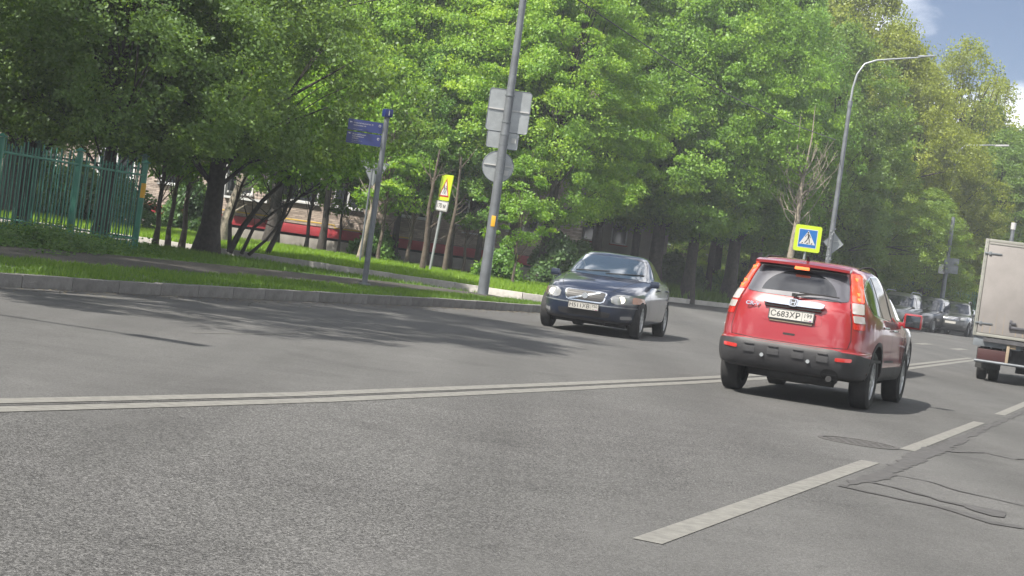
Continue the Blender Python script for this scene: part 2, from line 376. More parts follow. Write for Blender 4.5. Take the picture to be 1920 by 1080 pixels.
sheet('verge_soil', [(-60, -8), (-22, -8), (-19.2, 9.6), (-12.7, 23.9), (-10.2, 29.2), (-9.7, 31.6), (-9.6, 36), (-10, 45.6), (-40, 49.5), (-60, 49.5)], .154, M['soil'])
sheet('planting_soil', [(-40, 66), (-6, 65), (-1, 60.5), (3.8, 60), (6.6, 75), (10, 80.3), (14, 83.9), (28, 116), (60, 222), (-60, 222)], .174, M['soil'])

def kerb_run(name, line, length, height, label, cat='kerb', keep=None, km='kerb', wd=.145):
    """stones of one length laid end to end along the line; each a part"""
    root = bpy.data.objects.new(name, None); C.objects.link(root); root['kind'] = 'structure'; root['label'] = label
    b = MB().box((0, 0, 0), (length - .007, wd, height + .1)); me = b.mesh('kerb_stone', M[km], bevel=.012)
    pts = [Vector(p) for p in line]; cum = [0]
    for i in range(len(pts) - 1): cum.append(cum[-1] + (pts[i + 1] - pts[i]).length)
    def at_len(s):
        for i in range(len(pts) - 1):
            if s <= cum[i + 1]: return pts[i].lerp(pts[i + 1], (s - cum[i]) / (cum[i + 1] - cum[i]))
        return pts[-1]
    s = 0
    while s + length < cum[-1]:
        a, c = at_len(s), at_len(s + length); m = (a + c) / 2; t = (c - a).normalized(); nn = Vector((-t.y, t.x))
        s += length
        if keep and not keep(m): continue
        o = bpy.data.objects.new('kerb_stone', me); C.objects.link(o); o.parent = root; p = m + nn * .0725
        o.location = (p.x, p.y, g(p.y) + height / 2 - .05 + random.uniform(-.006, .006)); o.rotation_euler = (random.uniform(-.012, .012), 0, math.atan2(t.y, t.x) + random.uniform(-.004, .004))
    return root
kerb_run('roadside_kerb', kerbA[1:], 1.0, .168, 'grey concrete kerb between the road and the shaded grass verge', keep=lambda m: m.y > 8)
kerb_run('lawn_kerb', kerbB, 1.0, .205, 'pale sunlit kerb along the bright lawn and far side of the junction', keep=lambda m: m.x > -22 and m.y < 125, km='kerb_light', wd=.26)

# markings
def off(line, d):
    out = []
    for i, p in enumerate(line):
        a, b = Vector(line[max(i - 1, 0)]), Vector(line[min(i + 1, len(line) - 1)]); t = (b - a).normalized(); out.append((p[0] + t.y * d, p[1] - t.x * d))
    return out
mid = [G(0, 760.3), G(300, 753), G(574, 745.5), G(800, 736), G(1039, 725.7), G(1200, 718), G(1345, 711)]
a0, a1 = Vector(mid[0]), Vector(mid[1]); mid = [tuple(a0 - (a1 - a0).normalized() * 12)] + mid
a0, a1 = Vector(mid[-2]), Vector(mid[-1]); d_ = (a1 - a0).normalized()
mid += [tuple(a1 + d_ * 12), tuple(a1 + d_ * 30 + Nn * -.8)]
ribbon('centre_line', off(mid, .135), .17, .004, M['paint'])
ribbon('centre_line', off(mid, -.135), .17, .004, M['paint'])
ribbon('centre_line_joint', mid, .014, .004, M['tar'], .004)
for k, (p, q) in enumerate([((1213, 1016), (1632, 866)), ((1700.5, 844.5), (1836.7, 792)), ((1874, 778), (1960, 741))]):
    ribbon('lane_dash', [G(*p), G(*q)], .15 if k == 0 else .14, .004, M['paint'])
p0 = Vector(G(1213, 1016)); ribbon('lane_dash', [tuple(p0 - D * 9), tuple(p0 - D * 3)], .15, .004, M['paint'])
for k in range(6): ribbon('lane_dash', [tuple(Vector(G(1960, 741)) + D * (3 + 9 * k)), tuple(Vector(G(1960, 741)) + D * (7 + 9 * k))], .15, .004, M['paint'])
for k in range(7):                                   # worn zebra crossing by the blue crossing sign
    c = Vector((9.5, 62)) + Nn * (k * 1.25) - D * (k * .1)
    ribbon('crossing_stripe', [tuple(c), tuple(c + D * 3.2)], .32, .004, M['paint'])
ribbon('thin_scratch_line', [G(360, 624), G(540, 628)], .03, .004, M['paint'])
# tar-sealed seam and cracks
def gp(L_): return [G(*p) for p in L_]
Z = lambda L_: [(1100 + a / 2.3415, 700 + b / 2.3415) for a, b in L_]
ribbon('tar_seam', gp(Z([(1115, 493), (1260, 460), (1390, 400), (1500, 347), (1600, 308), (1750, 240), (1840, 203), (1990, 140)])), [.03, .15, .15, .24, .15, .07, .08, .06], .0045, M['tar'], .035)
ribbon('tar_crack', gp(Z([(1110, 495), (1310, 540), (1560, 590), (1700, 632), (1800, 662), (1990, 690)])), [.05, .055, .075, .15, .15, .1], .0055, M['tar'], .024)
ribbon('tar_crack', gp(Z([(1250, 480), (1400, 515), (1560, 562), (1680, 585), (1740, 600), (1800, 632)])), [.03, .05, .06, .15, .30, .1], .0065, M['tar'], .026)
ribbon('tar_crack', gp(Z([(1340, 445), (1500, 475), (1640, 520), (1800, 555), (1990, 600)])), [.02, .03, .04, .04, .03], .0055, M['tar'], .012)
ribbon('tar_crack', gp(Z([(1590, 345), (1750, 350), (1880, 380), (1990, 376)])), [.1, .05, .03, .03], .0065, M['tar'], .012)
# manhole
mc = Vector(((2.95 + 3.69) / 2, 15.87)); mh = thing('manhole_cover', 'round cast iron manhole cover set in the asphalt beside the dashed line', 'manhole cover', (mc.x, mc.y, 0))
ring = [(.40 * math.cos(t * math.pi / 20), .40 * math.sin(t * math.pi / 20)) for t in range(40)]
b = MB(); n = 40; 
for r_, z_ in ((.37, .001), (.37, .006), (.325, .007), (.325, -.014)):
    b.v += [(r_ * math.cos(t * math.pi / 20), r_ * math.sin(t * math.pi / 20), z_) for t in range(n)]
for i in range(3):
    for k in range(n): b.f.append((i * n + k, i * n + (k + 1) % n, (i + 1) * n + (k + 1) % n, (i + 1) * n + k))
b.obj('rim', M['iron'], mh)
b = MB().prism([(.316 * math.cos(t * math.pi / 20), .316 * math.sin(t * math.pi / 20)) for t in range(40)], -.01, .003); b.obj('lid', M['iron'], mh)
b = MB()
for i in range(-3, 4):
    for j in range(-3, 4):
        if i * i + j * j < 11: b.box((i * .085, j * .085, .003), (.05, .05, .004))
b.obj('tread_stud', M['iron'], mh)['kind'] = 'stuff'

hz = MB().box((0, 600, 16.4), (1804, 1804, 35)); 
hm = bpy.data.materials.new('thin_air'); hm.use_nodes = True; hm.node_tree.nodes.clear(); _o = hm.node_tree.nodes.new('ShaderNodeOutputMaterial'); _v = hm.node_tree.nodes.new('ShaderNodeVolumePrincipled')
_v.inputs['Color'].default_value = (.88, .93, 1, 1); _v.inputs['Density'].default_value = .0009; _v.inputs['Anisotropy'].default_value = .2; hm.node_tree.links.new(_v.outputs[0], _o.inputs['Volume'])
hzo = hz.obj('haze', hm); tag(hzo, 'thin haze volume added over the road and trees to lift dark tones', 'haze', None, 'stuff')  # volume added to lift the dark tones and flatten contrast

# ------------------------------------------------------------------ grass blades (nobody could count them)
def inside(poly, x, y):
    c = np.zeros(len(x), bool); j = len(poly) - 1
    for i in range(len(poly)):
        xi, yi = poly[i]; xj, yj = poly[j]
        if yi != yj: c ^= ((yi > y) != (yj > y)) & (x < (xj - xi) * (y - yi) / (yj - yi) + xi)
        j = i
    return c
def set_tint(me, tint, dom='FACE'):
    a = me.attributes.new('tint', 'FLOAT', dom); a.data.foreach_set('value', np.asarray(tint, np.float32))
def blades(name, poly, n, h, wd, dz, label, hv=.4, holes=(), tshift=0., gm='grass'):
    P = np.array(poly); lo, hi = P.min(0), P.max(0); k = int(n * 4)
    x = rng.uniform(lo[0], hi[0], k); y = rng.uniform(lo[1], hi[1], k); ok = inside(poly, x, y)
    for q in holes: ok &= ~inside(q, x, y)
    # clumpy growth
    cl = np.sin(x * 2.1 + 1.3 * np.sin(y * 1.7)) * np.sin(y * 1.3 + x * .6) + .6 * np.sin(x * 6.1 + y * 4.3)
    ok &= rng.uniform(-1.6, 1.0, k) < cl + .35
    x, y, cl = x[ok][:n], y[ok][:n], cl[ok][:n]; n = len(x)
    z = .0045 * np.maximum(0, y - 22) + dz; hh = h * (1 + hv * rng.uniform(-1, 1, n)) * (1 + .25 * cl); th = rng.uniform(0, 6.283, n); le = rng.uniform(0, .6, n); ta = rng.uniform(0, 6.283, n)
    v = np.zeros((n, 3, 3)); dx, dy = np.cos(th) * wd, np.sin(th) * wd
    v[:, 0] = np.stack([x - dx, y - dy, z], 1); v[:, 1] = np.stack([x + dx, y + dy, z], 1); v[:, 2] = np.stack([x + np.cos(ta) * le * hh, y + np.sin(ta) * le * hh, z + hh], 1)
    me = bpy.data.meshes.new(name); me.vertices.add(3 * n); me.vertices.foreach_set('co', v.ravel()); me.loops.add(3 * n); me.loops.foreach_set('vertex_index', np.arange(3 * n)); me.polygons.add(n); me.polygons.foreach_set('loop_start', np.arange(0, 3 * n, 3)); me.update(calc_edges=True)
    set_tint(me, np.clip(.5 + tshift + rng.normal(0, .16, n) + .08 * cl, 0, 1)); me.materials.append(M[gm])
    o = link(name, me); return tag(o, label, 'grass', None, 'stuff')
near = inset(kerbA, .16)[1:] + [(-.1, 41.5)] + list(reversed([p for p in pathB[:-1]]))
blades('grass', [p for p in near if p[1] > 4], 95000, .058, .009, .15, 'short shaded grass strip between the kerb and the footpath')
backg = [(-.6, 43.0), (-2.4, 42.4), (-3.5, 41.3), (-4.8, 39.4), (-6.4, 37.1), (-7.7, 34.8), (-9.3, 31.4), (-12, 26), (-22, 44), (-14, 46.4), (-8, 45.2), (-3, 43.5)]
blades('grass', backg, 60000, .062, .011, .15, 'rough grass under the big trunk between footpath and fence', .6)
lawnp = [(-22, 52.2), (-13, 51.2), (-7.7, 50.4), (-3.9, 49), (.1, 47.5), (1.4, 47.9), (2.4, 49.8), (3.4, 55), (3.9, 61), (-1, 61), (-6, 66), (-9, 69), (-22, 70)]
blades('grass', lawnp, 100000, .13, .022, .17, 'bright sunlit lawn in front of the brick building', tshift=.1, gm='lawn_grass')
blades('undergrowth', [(4.2, 60), (6.5, 74.7), (10, 80.2), (14, 83.8), (18.6, 89.5), (14, 96), (6, 92), (2.6, 80), (1.6, 66)], 40000, .34, .045, .17, 'ragged weeds under the row of dark trunks', .6, tshift=-.1)

rl = random.Random(12); b = MB()
for _ in range(2600):
    ln, sp = rl.choice([(kerbA[2:10], .45), (kerbA[2:10], .2), (pathB[1:-1], .8)]); i = rl.randrange(len(ln) - 1); p = Vector(ln[i]).lerp(Vector(ln[i + 1]), rl.random())
    inner = ln is pathB[1:-1] or sp == .8; q = p + Vector((rl.gauss(0, sp) if inner else abs(rl.gauss(0, sp)), rl.uniform(-.3, .3))) * (-1 if inner else 1) + Vector((.02, 0)); z = g(q.y) + (.162 if inner else .006)
    a = rl.uniform(0, 6.28); l = rl.uniform(.008, .030); dx, dy = math.cos(a) * l, math.sin(a) * l; b.add([(q.x - dx, q.y - dy, z), (q.x + dy * .5, q.y - dx * .5, z + .006), (q.x + dx, q.y + dy, z + .008), (q.x - dy * .5, q.y + dx * .5, z + .003)], [(0, 1, 2, 3)])
M['litter'] = mat('dry_leaf_litter', (.14, .115, .07), .9, island=.5, var=.2)
me = bpy.data.meshes.new('leaf_litter'); me.from_pydata(b.v, [], b.f); me.materials.append(M['litter']); o = link('leaf_litter', me); tag(o, 'dry leaf and bud litter scattered along the kerb and footpath', 'litter', None, 'stuff')

# ------------------------------------------------------------------ brick apartment block
BY, BX0, BX1 = 74.0, -30.0, 2.6
bz = g(BY) + .17
bld = thing('apartment_building', 'long tan brick apartment block with red plinth band behind the trees', 'building', (0, BY, bz))
WIN = [(X(545, BY), 1.55, 1.75), (X(638, BY), 1.75, 1.25), (X(428, BY), 1.55, 1.5), (X(190, BY) + .3, 1.7, 1.6), (X(318, BY), 1.6, 1.4), (X(60, BY), 1.7, 1.5), (X(760, BY), 1.7, 1.3), (X(862, BY), 1.6, 1.3), (X(968, BY), 1.6, 1.3)]
FL = 2.85; BASE = .95; FH = 15.2
holes = []                                          # windows: x0, x1, z0, z1 (above the base)
for k in range(5):
    for x, wz, ww in WIN:
        holes.append((x - ww / 2, x + ww / 2, BASE + .95 + k * FL, BASE + .95 + k * FL + wz - .1))
b = MB()                                            # wall core with window openings: column strips
xs = sorted({BX0, BX1, *[h[0] for h in holes], *[h[1] for h in holes]})
for i in range(len(xs) - 1):
    xa, xb = xs[i], xs[i + 1]; hs = sorted([h for h in holes if h[0] <= xa + 1e-6 and h[1] >= xb - 1e-6], key=lambda h: h[2]); z = BASE
    for h in hs:
        if h[2] > z: b.box(((xa + xb) / 2, .2, (z + h[2]) / 2), (xb - xa, .35, h[2] - z)); z = h[3]
    b.box(((xa + xb) / 2, .2, (z + FH) / 2), (xb - xa, .35, FH - z))
b.box((BX0 + .2, 7, FH / 2), (.35, 13, FH)); b.box((BX1 - .2, 7, FH / 2), (.35, 13, FH)); b.box(((BX0 + BX1) / 2, 13.4, FH / 2), (BX1 - BX0 - .01, .3, FH - .01))
b.obj('wall', M['mortar'], bld)
MB().box(((BX0 + BX1) / 2, .17, BASE / 2 - .28), (BX1 - BX0 + .1, .42, BASE - .42)).obj('plinth', M['plinth'], bld, bevel=.01)
MB().box(((BX0 + BX1) / 2, .14, BASE - .2), (BX1 - BX0 + .16, .5, .39)).obj('plinth_band', M['redband'], bld, bevel=.03)
MB().box(((BX0 + BX1) / 2, 6.7, FH + .15), (BX1 - BX0 + .8, 14.4, .3)).obj('roof', M['roof'], bld)
MB().box(((BX0 + BX1) / 2, 6.9, FH / 2), (BX1 - BX0 - 1, 12.4, FH - .5)).obj('interior_core', M['under'], bld)
# bricks
BL, BH, J = .25, .065, .011
bm_b = MB().box((0, 0, 0), (BL, .05, BH)).mesh('brick', M['brick'])
cand = []
for row in range(int(5.6 / (BH + J))):
    z = BASE + .04 + row * (BH + J) + BH / 2; x = BX0 + .13 + (row % 2) * (BL + J) / 2
    while x < BX1 - .1:
        if not any(h[0] - .02 < x + BL / 2 and h[1] + .02 > x - BL / 2 and h[2] - .05 < z < h[3] + .05 for h in holes): cand.append((x, z))
        x += BL + J
vis0, vis1 = X(560, BY), X(690, BY)
single = sorted(cand, key=lambda c: (0 if vis0 < c[0] < vis1 and 1.0 < c[1] < 3.0 else 1) * 100 + abs(c[0] - (vis0 + vis1) / 2) + abs(c[1] - 1.8) * 2)[:300]
ss = set(single); rest = MB()
for x, z in cand:
    if (x, z) in ss:
        o = bpy.data.objects.new('brick', bm_b); C.objects.link(o); o.parent = bld; o.location = (x, -.004 + random.uniform(-.003, .003), z)
    else: rest.box((x, -.004 + random.uniform(-.003, .003), z), (BL, .05, BH))
o = rest.obj('brick_courses', M['brick'], bld); o['kind'] = 'stuff'
# upper wall facing, above the built bricks
bt, t_, bb_ = new_mat('upper_brickwork'); br = t_.nodes.new('ShaderNodeTexBrick'); br.inputs['Scale'].default_value = 1; br.inputs['Brick Width'].default_value = .26; br.inputs['Row Height'].default_value = .076; br.inputs['Mortar Size'].default_value = .006
br.inputs['Color1'].default_value = (.36, .28, .235, 1); br.inputs['Color2'].default_value = (.24, .18, .15, 1); br.inputs['Mortar'].default_value = (.2, .18, .16, 1)
tcx = t_.nodes.new('ShaderNodeTexCoord'); mpx = t_.nodes.new('ShaderNodeMapping'); mpx.inputs['Rotation'].default_value = (R(-90), 0, 0)
t_.links.new(tcx.outputs['Object'], mpx.inputs[0]); t_.links.new(mpx.outputs[0], br.inputs[0]); t_.links.new(br.outputs[0], bb_.inputs['Base Color']); bb_.inputs['Roughness'].default_value = .9
b = MB(); z_lo = BASE + .04 + int(5.6 / (BH + J)) * (BH + J)
for i in range(len(xs) - 1):
    xa, xb = xs[i], xs[i + 1]; hs = sorted([h for h in holes if h[0] <= xa + 1e-6 and h[1] >= xb - 1e-6 and h[3] > z_lo], key=lambda h: h[2]); z = z_lo
    for h in hs:
        if h[2] > z: b.box(((xa + xb) / 2, 0, (z + h[2]) / 2), (xb - xa, .056, h[2] - z))
        z = h[3]
    b.box(((xa + xb) / 2, 0, (z + FH) / 2), (xb - xa, .056, FH - z))
b.obj('upper_wall', bt, bld)
for k in (2, 4): MB().box(((BX0 + BX1) / 2, -.04, BASE + k * FL + .15), (BX1 - BX0 + .1, .09, .34)).obj('string_course', M['pink'], bld)
# windows: frame (> pane, mullion, sill)
for (x0, x1, z0, z1) in holes:
    wd, hg = x1 - x0, z1 - z0; cx, cz = (x0 + x1) / 2, (z0 + z1) / 2
    b = MB(); fw = .075
    for c, d in (((cx, .08, z0 + fw / 2), (wd, .07, fw)), ((cx, .08, z1 - fw / 2), (wd, .07, fw)), ((x0 + fw / 2, .08, cz), (fw, .07, hg - 2 * fw)), ((x1 - fw / 2, .08, cz), (fw, .07, hg - 2 * fw)), ((cx, .08, cz), (fw, .07, hg - 2 * fw)), (((x0 + cx) / 2, .08, z1 - hg * .3), (wd / 2 - fw * 1.5, .06, .05))): b.box(c, d)
    fo = b.obj('window', M['wframe'], bld)
    MB().box((cx, .1, cz), (wd - .05, .012, hg - .05)).obj('pane', M['wglass'], fo)
    MB().box((cx, -.05, z0 - .03), (wd + .16, .2, .035)).obj('sill', M['wframe'], fo)
# white barred balcony bay seen between the trunks, and the yellow gas pipe
cx = X(452, BY); bal = MB().box((cx, -.35, BASE + .75), (1.9, .6, .1)).box((cx - .9, -.35, BASE + 1.8), (.07, .6, 2)).box((cx + .9, -.35, BASE + 1.8), (.07, .6, 2)).box((cx, -.35, BASE + 2.8), (1.9, .7, .08)).obj('bay_frame', M['wframe'], bld)
for k in range(11):
    MB().box((cx - .85 + k * .17, -.63, BASE + 1.35), (.02, .02, 1.1)).obj('window_bar', M['wbar'], bal)
b = MB().tube([(X(425, BY) - 2, -.16, BASE + .17), (X(620, BY), -.16, BASE + .17)], .028, 6).tube([(X(620, BY), -.16, BASE + .17), (X(620, BY), -.16, BASE + .06), (X(760, BY), -.16, BASE + .06)], .028, 6); b.obj('gas_pipe', M['gas'], bld)
for px in (505, 735, 905):
    MB().tube([(X(px, BY), -.12, .1), (X(px, BY), -.12, FH)], .055, 8).obj('downpipe', M['metal'], bld)
for px in (872, 960): MB().box((X(px, BY), -.12, BASE + .62), (.75, .2, .05)).obj('vent_hood', M['wframe'], bld)

def plain_house(label, x0, x1, y, hgt, m, wins, dep=8, band=None):
    t = thing('house', label, 'building', (0, y, g(y) + .17))
    b = MB().box(((x0 + x1) / 2, dep / 2, hgt / 2), (x1 - x0, dep, hgt)); b.obj('wall', m, t)
    MB().box(((x0 + x1) / 2, dep / 2, hgt + .12), (x1 - x0 + .6, dep + .6, .24)).obj('roof', M['roof'], t)
    for x, z, ww, wh in wins:
        f = MB().box((x, -.02, z), (ww, .06, wh)).obj('window', M['wframe'], t); MB().box((x, -.06, z), (ww - .14, .02, wh - .14)).obj('pane', M['wglass'], f); MB().box((x, -.1, z - wh / 2 - .03), (ww + .14, .16, .05)).obj('sill', M['sred'], f)
    return t
plain_house('low beige rendered building behind the trunks above the dark blue saloon', X(1062, 88) , X(1238, 88), 88, 5.2, M['beige'], [(X(1147, 88), 2.7, .8, 1.2), (X(1095, 88), 2.7, .8, 1.2)])
plain_house('pale far house glimpsed through the row of dark trunks', X(1330, 120), X(1500, 120), 120, 4.6, M['beige'], [(X(1380, 120), 2.4, 1.2, 1.2)], 9)

# ------------------------------------------------------------------ trees
def crown_mesh(name, seed, hb, ht, r, ncl, nlf, leaf, m, flat=.45, csz=.55, shape=1.6, hollow=.45, tshift=0., light_top=.0):
    rg = np.random.default_rng(seed); n = ncl
    u = rg.uniform(0, 1, n) ** (1 / 2.2) * (1 - hollow) + hollow; th = rg.uniform(0, 6.283, n); t = rg.uniform(0, 1, n)
    prof = np.sin(np.pi * np.clip(t, 0, 1) ** (1 / shape)) ** .62
    lob = 1 + .26 * np.sin(th * 3 + seed) * np.sin(t * 7 + seed * 2) + .16 * np.sin(th * 7 + seed * 3 + t * 9)
    rr = r * prof * u * lob
    c = np.stack([rr * np.cos(th), rr * np.sin(th), hb + (ht - hb) * t], 1)
    sz = csz * rg.uniform(.55, 1.35, n); ct = np.clip(.46 + tshift + rg.normal(0, .15, n) + light_top * (t - .5), 0, 1)
    N_ = n * nlf; ci = np.repeat(np.arange(n), nlf)
    dirs = rg.normal(0, 1, (N_, 3)); dirs /= np.linalg.norm(dirs, axis=1)[:, None]
    q = dirs * (rg.uniform(0, 1, N_) ** .45)[:, None] * sz[ci][:, None]; q[:, 2] *= flat * rg.uniform(.7, 2.1, n)[ci]
    q[:, 2] -= .22 * (q[:, 0] ** 2 + q[:, 1] ** 2) / sz[ci]            # sprays droop at their rim
    p = c[ci] + q
    outw = p * np.array([1, 1, 0]); outw /= np.linalg.norm(outw, axis=1)[:, None] + 1e-6
    nrm = rg.normal(0, 1, (N_, 3)) * .62 + outw * .6 + np.array([0, 0, .42]); nrm /= np.linalg.norm(nrm, axis=1)[:, None]
    a = np.cross(nrm, rg.normal(0, 1, (N_, 3))); a /= np.linalg.norm(a, axis=1)[:, None]; b_ = np.cross(nrm, a)
    l = leaf * rg.uniform(.6, 1.35, N_); wd = l * .72
    v = np.zeros((N_, 4, 3)); v[:, 0] = p - a * l[:, None] * .5; v[:, 2] = p + a * l[:, None] * .5
    dn = nrm * (l * .12)[:, None]; v[:, 1] = p + b_ * wd[:, None] * .5 + a * (l * .08)[:, None] + dn; v[:, 3] = p - b_ * wd[:, None] * .5 + a * (l * .08)[:, None] + dn
    me = bpy.data.meshes.new(name); me.vertices.add(4 * N_); me.vertices.foreach_set('co', v.ravel()); me.loops.add(4 * N_); me.loops.foreach_set('vertex_index', np.arange(4 * N_)); me.polygons.add(N_); me.polygons.foreach_set('loop_start', np.arange(0, 4 * N_, 4)); me.update(calc_edges=True)
    set_tint(me, np.clip(ct[ci] + rg.normal(0, .10, N_), 0, 1)); me.materials.append(m)
    return me, c
def trunk_mesh(name, seed, hb, ht, r, base, m, cc, nl=26, lean=.0):
    rg = random.Random(seed); b = MB(); pts, rad = [], []; H2 = hb + (ht - hb) * .72
    for i in range(9):
        t = i / 8; pts.append((lean * t * t * 2 + rg.uniform(-.05, .05) * (i > 0), rg.uniform(-.05, .05) * (i > 0), -.15 + (H2 + .15) * t)); rad.append(base * (1 - .78 * t) * (1.0 + .55 * max(0, 1 - t * 9)))
    b.tube(pts, rad, 10)
    for i in rg.sample(range(len(cc)), min(nl, len(cc))):
        e = Vector(cc[i]); t = rg.uniform(.3, .85); k = t * 8; i0 = int(k); s0 = Vector(pts[i0]).lerp(Vector(pts[min(8, i0 + 1)]), k - i0)
        if s0.z > e.z: s0 = Vector(pts[max(2, int(e.z * .6 / H2 * 8))])
        mdl = s0.lerp(e, .5) + Vector((rg.uniform(-.2, .2), rg.uniform(-.2, .2), .25)); r0 = base * .3 * (1 - t * .5)
        b.tube([s0, mdl, e], [r0, r0 * .6, r0 * .15], 5)
        for _ in range(2):
            e2 = e + Vector((rg.uniform(-.9, .9), rg.uniform(-.9, .9), rg.uniform(.1, .7))); b.tube([mdl, mdl.lerp(e2, .6) + Vector((0, 0, .1)), e2], [r0 * .35, r0 * .2, .008], 4)
    return b.mesh(name, m, 60)
KIND = {}
def kind(key, seed, hb, ht, r, ncl, nlf, leaf, lm, bark, base, **kw):
    me, cc = crown_mesh('crown', seed, hb, ht, r, ncl, nlf, leaf, M[lm], **kw)
    KIND[key] = (me, trunk_mesh('trunk', seed + 50, hb, ht, r, base, M[bark], cc))
kind('maple_a', 1, 2.6, 13, 3.7, 600, 165, .108, 'leaf_maple', 'bark_dark', .30, flat=.40, csz=.55, tshift=.08, hollow=.3)
kind('maple_b', 2, 2.9, 12, 3.4, 560, 165, .108, 'leaf_maple', 'bark_dark', .33, flat=.42, csz=.54, hollow=.3)
kind('maple_c', 12, 3.8, 12, 3.5, 480, 165, .108, 'leaf_maple', 'bark_dark', .28, flat=.40, csz=.55, tshift=.06, hollow=.3)
kind('lime_c', 13, 3.8, 12.5, 3.2, 520, 150, .10, 'leaf_lime', 'bark', .30, csz=.5, flat=.6, hollow=.3)
kind('lime_a', 3, 3.0, 15, 3.6, 640, 140, .108, 'leaf_lime', 'bark_dark', .36, csz=.5, flat=.65, hollow=.3)
kind('lime_b', 4, 2.4, 14, 3.3, 580, 140, .108, 'leaf_lime', 'bark', .30, csz=.5, flat=.6, hollow=.3)
kind('ash_a', 5, 2.2, 15, 4.2, 760, 110, .12, 'leaf_ash', 'bark_dark', .34, csz=.55, flat=.65, hollow=.3)
kind('ash_b', 6, 1.8, 14, 4.0, 720, 110, .12, 'leaf_far', 'bark_dark', .32, csz=.52, flat=.6, hollow=.3)
kind('thin', 7, 4.0, 17, 4.2, 300, 50, .13, 'leaf_ash', 'bark_dark', .30, csz=.55, flat=.6, hollow=.2)
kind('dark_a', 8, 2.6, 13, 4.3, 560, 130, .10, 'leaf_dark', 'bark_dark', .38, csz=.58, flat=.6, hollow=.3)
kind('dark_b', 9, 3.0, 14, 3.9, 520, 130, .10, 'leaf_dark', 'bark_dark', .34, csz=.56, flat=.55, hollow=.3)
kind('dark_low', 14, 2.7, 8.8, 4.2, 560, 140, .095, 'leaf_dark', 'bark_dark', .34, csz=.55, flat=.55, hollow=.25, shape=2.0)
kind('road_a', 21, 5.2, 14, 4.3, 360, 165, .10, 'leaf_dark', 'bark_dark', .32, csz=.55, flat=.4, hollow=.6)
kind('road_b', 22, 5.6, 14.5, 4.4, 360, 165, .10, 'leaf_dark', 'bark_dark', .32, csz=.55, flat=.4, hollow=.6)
kind('small_a', 10, 1.9, 5.8, 1.6, 62, 100, .12, 'leaf_maple', 'bark', .07, csz=.42, flat=.4, tshift=.05)
kind('small_b', 11, 2.2, 6.5, 1.8, 75, 100, .12, 'leaf_lime', 'bark', .085, csz=.42, flat=.4, tshift=.08)

def tree(name, key, x, y, label, s=1., sz=1., rz=None, group=None, raised=.16, tr=1.):
    t = thing(name, label, 'tree', (x, y, g(y) + raised - .02), random.uniform(0, 6.28) if rz is None else rz, group); t.scale = (s, s, sz * s)
    a = bpy.data.objects.new('trunk', KIND[key][1]); b = bpy.data.objects.new('crown', KIND[key][0])
    for o in (a, b): C.objects.link(o); o.parent = t
    if tr != 1: a.scale = (tr, tr, 1)
    return t
T = tree
# left: big dark tree over the fence and its neighbours (some stand left of the frame and shade the road)
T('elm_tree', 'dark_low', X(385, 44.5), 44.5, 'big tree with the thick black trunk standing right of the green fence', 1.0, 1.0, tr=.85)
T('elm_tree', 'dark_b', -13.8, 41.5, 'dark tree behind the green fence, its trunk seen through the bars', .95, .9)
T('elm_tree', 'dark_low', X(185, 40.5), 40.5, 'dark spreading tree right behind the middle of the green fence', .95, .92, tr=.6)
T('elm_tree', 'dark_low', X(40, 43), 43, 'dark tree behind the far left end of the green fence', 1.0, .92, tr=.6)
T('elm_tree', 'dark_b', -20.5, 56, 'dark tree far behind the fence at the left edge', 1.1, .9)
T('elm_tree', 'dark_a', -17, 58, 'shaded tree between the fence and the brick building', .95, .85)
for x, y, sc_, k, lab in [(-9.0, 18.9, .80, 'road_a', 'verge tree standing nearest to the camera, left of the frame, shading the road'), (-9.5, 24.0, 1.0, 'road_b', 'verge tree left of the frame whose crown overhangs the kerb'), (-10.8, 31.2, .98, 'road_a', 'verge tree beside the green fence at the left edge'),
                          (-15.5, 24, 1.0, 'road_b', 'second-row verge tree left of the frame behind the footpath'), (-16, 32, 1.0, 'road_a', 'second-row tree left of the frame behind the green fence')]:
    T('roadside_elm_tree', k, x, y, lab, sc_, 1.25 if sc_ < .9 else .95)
# in front of the brick building
T('maple_tree', 'maple_c', X(505, 68), 68, 'maple over the white first window of the brick building', .95, 1)
T('maple_tree', 'maple_c', X(600, 67), 67, 'maple behind the blue direction boards', 1.0, 1.05, tr=.5)
T('maple_tree', 'maple_c', X(735, 68), 68, 'bright maple behind the triangular sign back', 1.02, 1.05, tr=.5)
T('lime_tree', 'lime_c', X(795, 67), 67, 'slim lime tree just left of the school-children warning sign', .8, .95, tr=.45)
T('maple_tree', 'maple_c', X(890, 67), 67, 'yellow-green maple directly behind the tall steel pole', .95, 1.05, tr=.45)
T('maple_tree', 'maple_a', X(1015, 64), 66, 'maple reaching low over the blue saloon from the left', .95, 1.02, tr=.8)
T('lime_tree', 'lime_c', X(690, 70.5), 69.5, 'tall lime tree close to the facade between two windows', .95, 1.1, tr=.4)
T('lime_tree', 'lime_c', X(950, 70.5), 69.5, 'tall lime tree at the right end of the brick facade', 1, 1.1, tr=.7)
T('lime_tree', 'lime_c', X(840, 70.5), 69.5, 'dark slender lime tree pressed against the facade behind the pole', .9, 1.15, tr=.45)
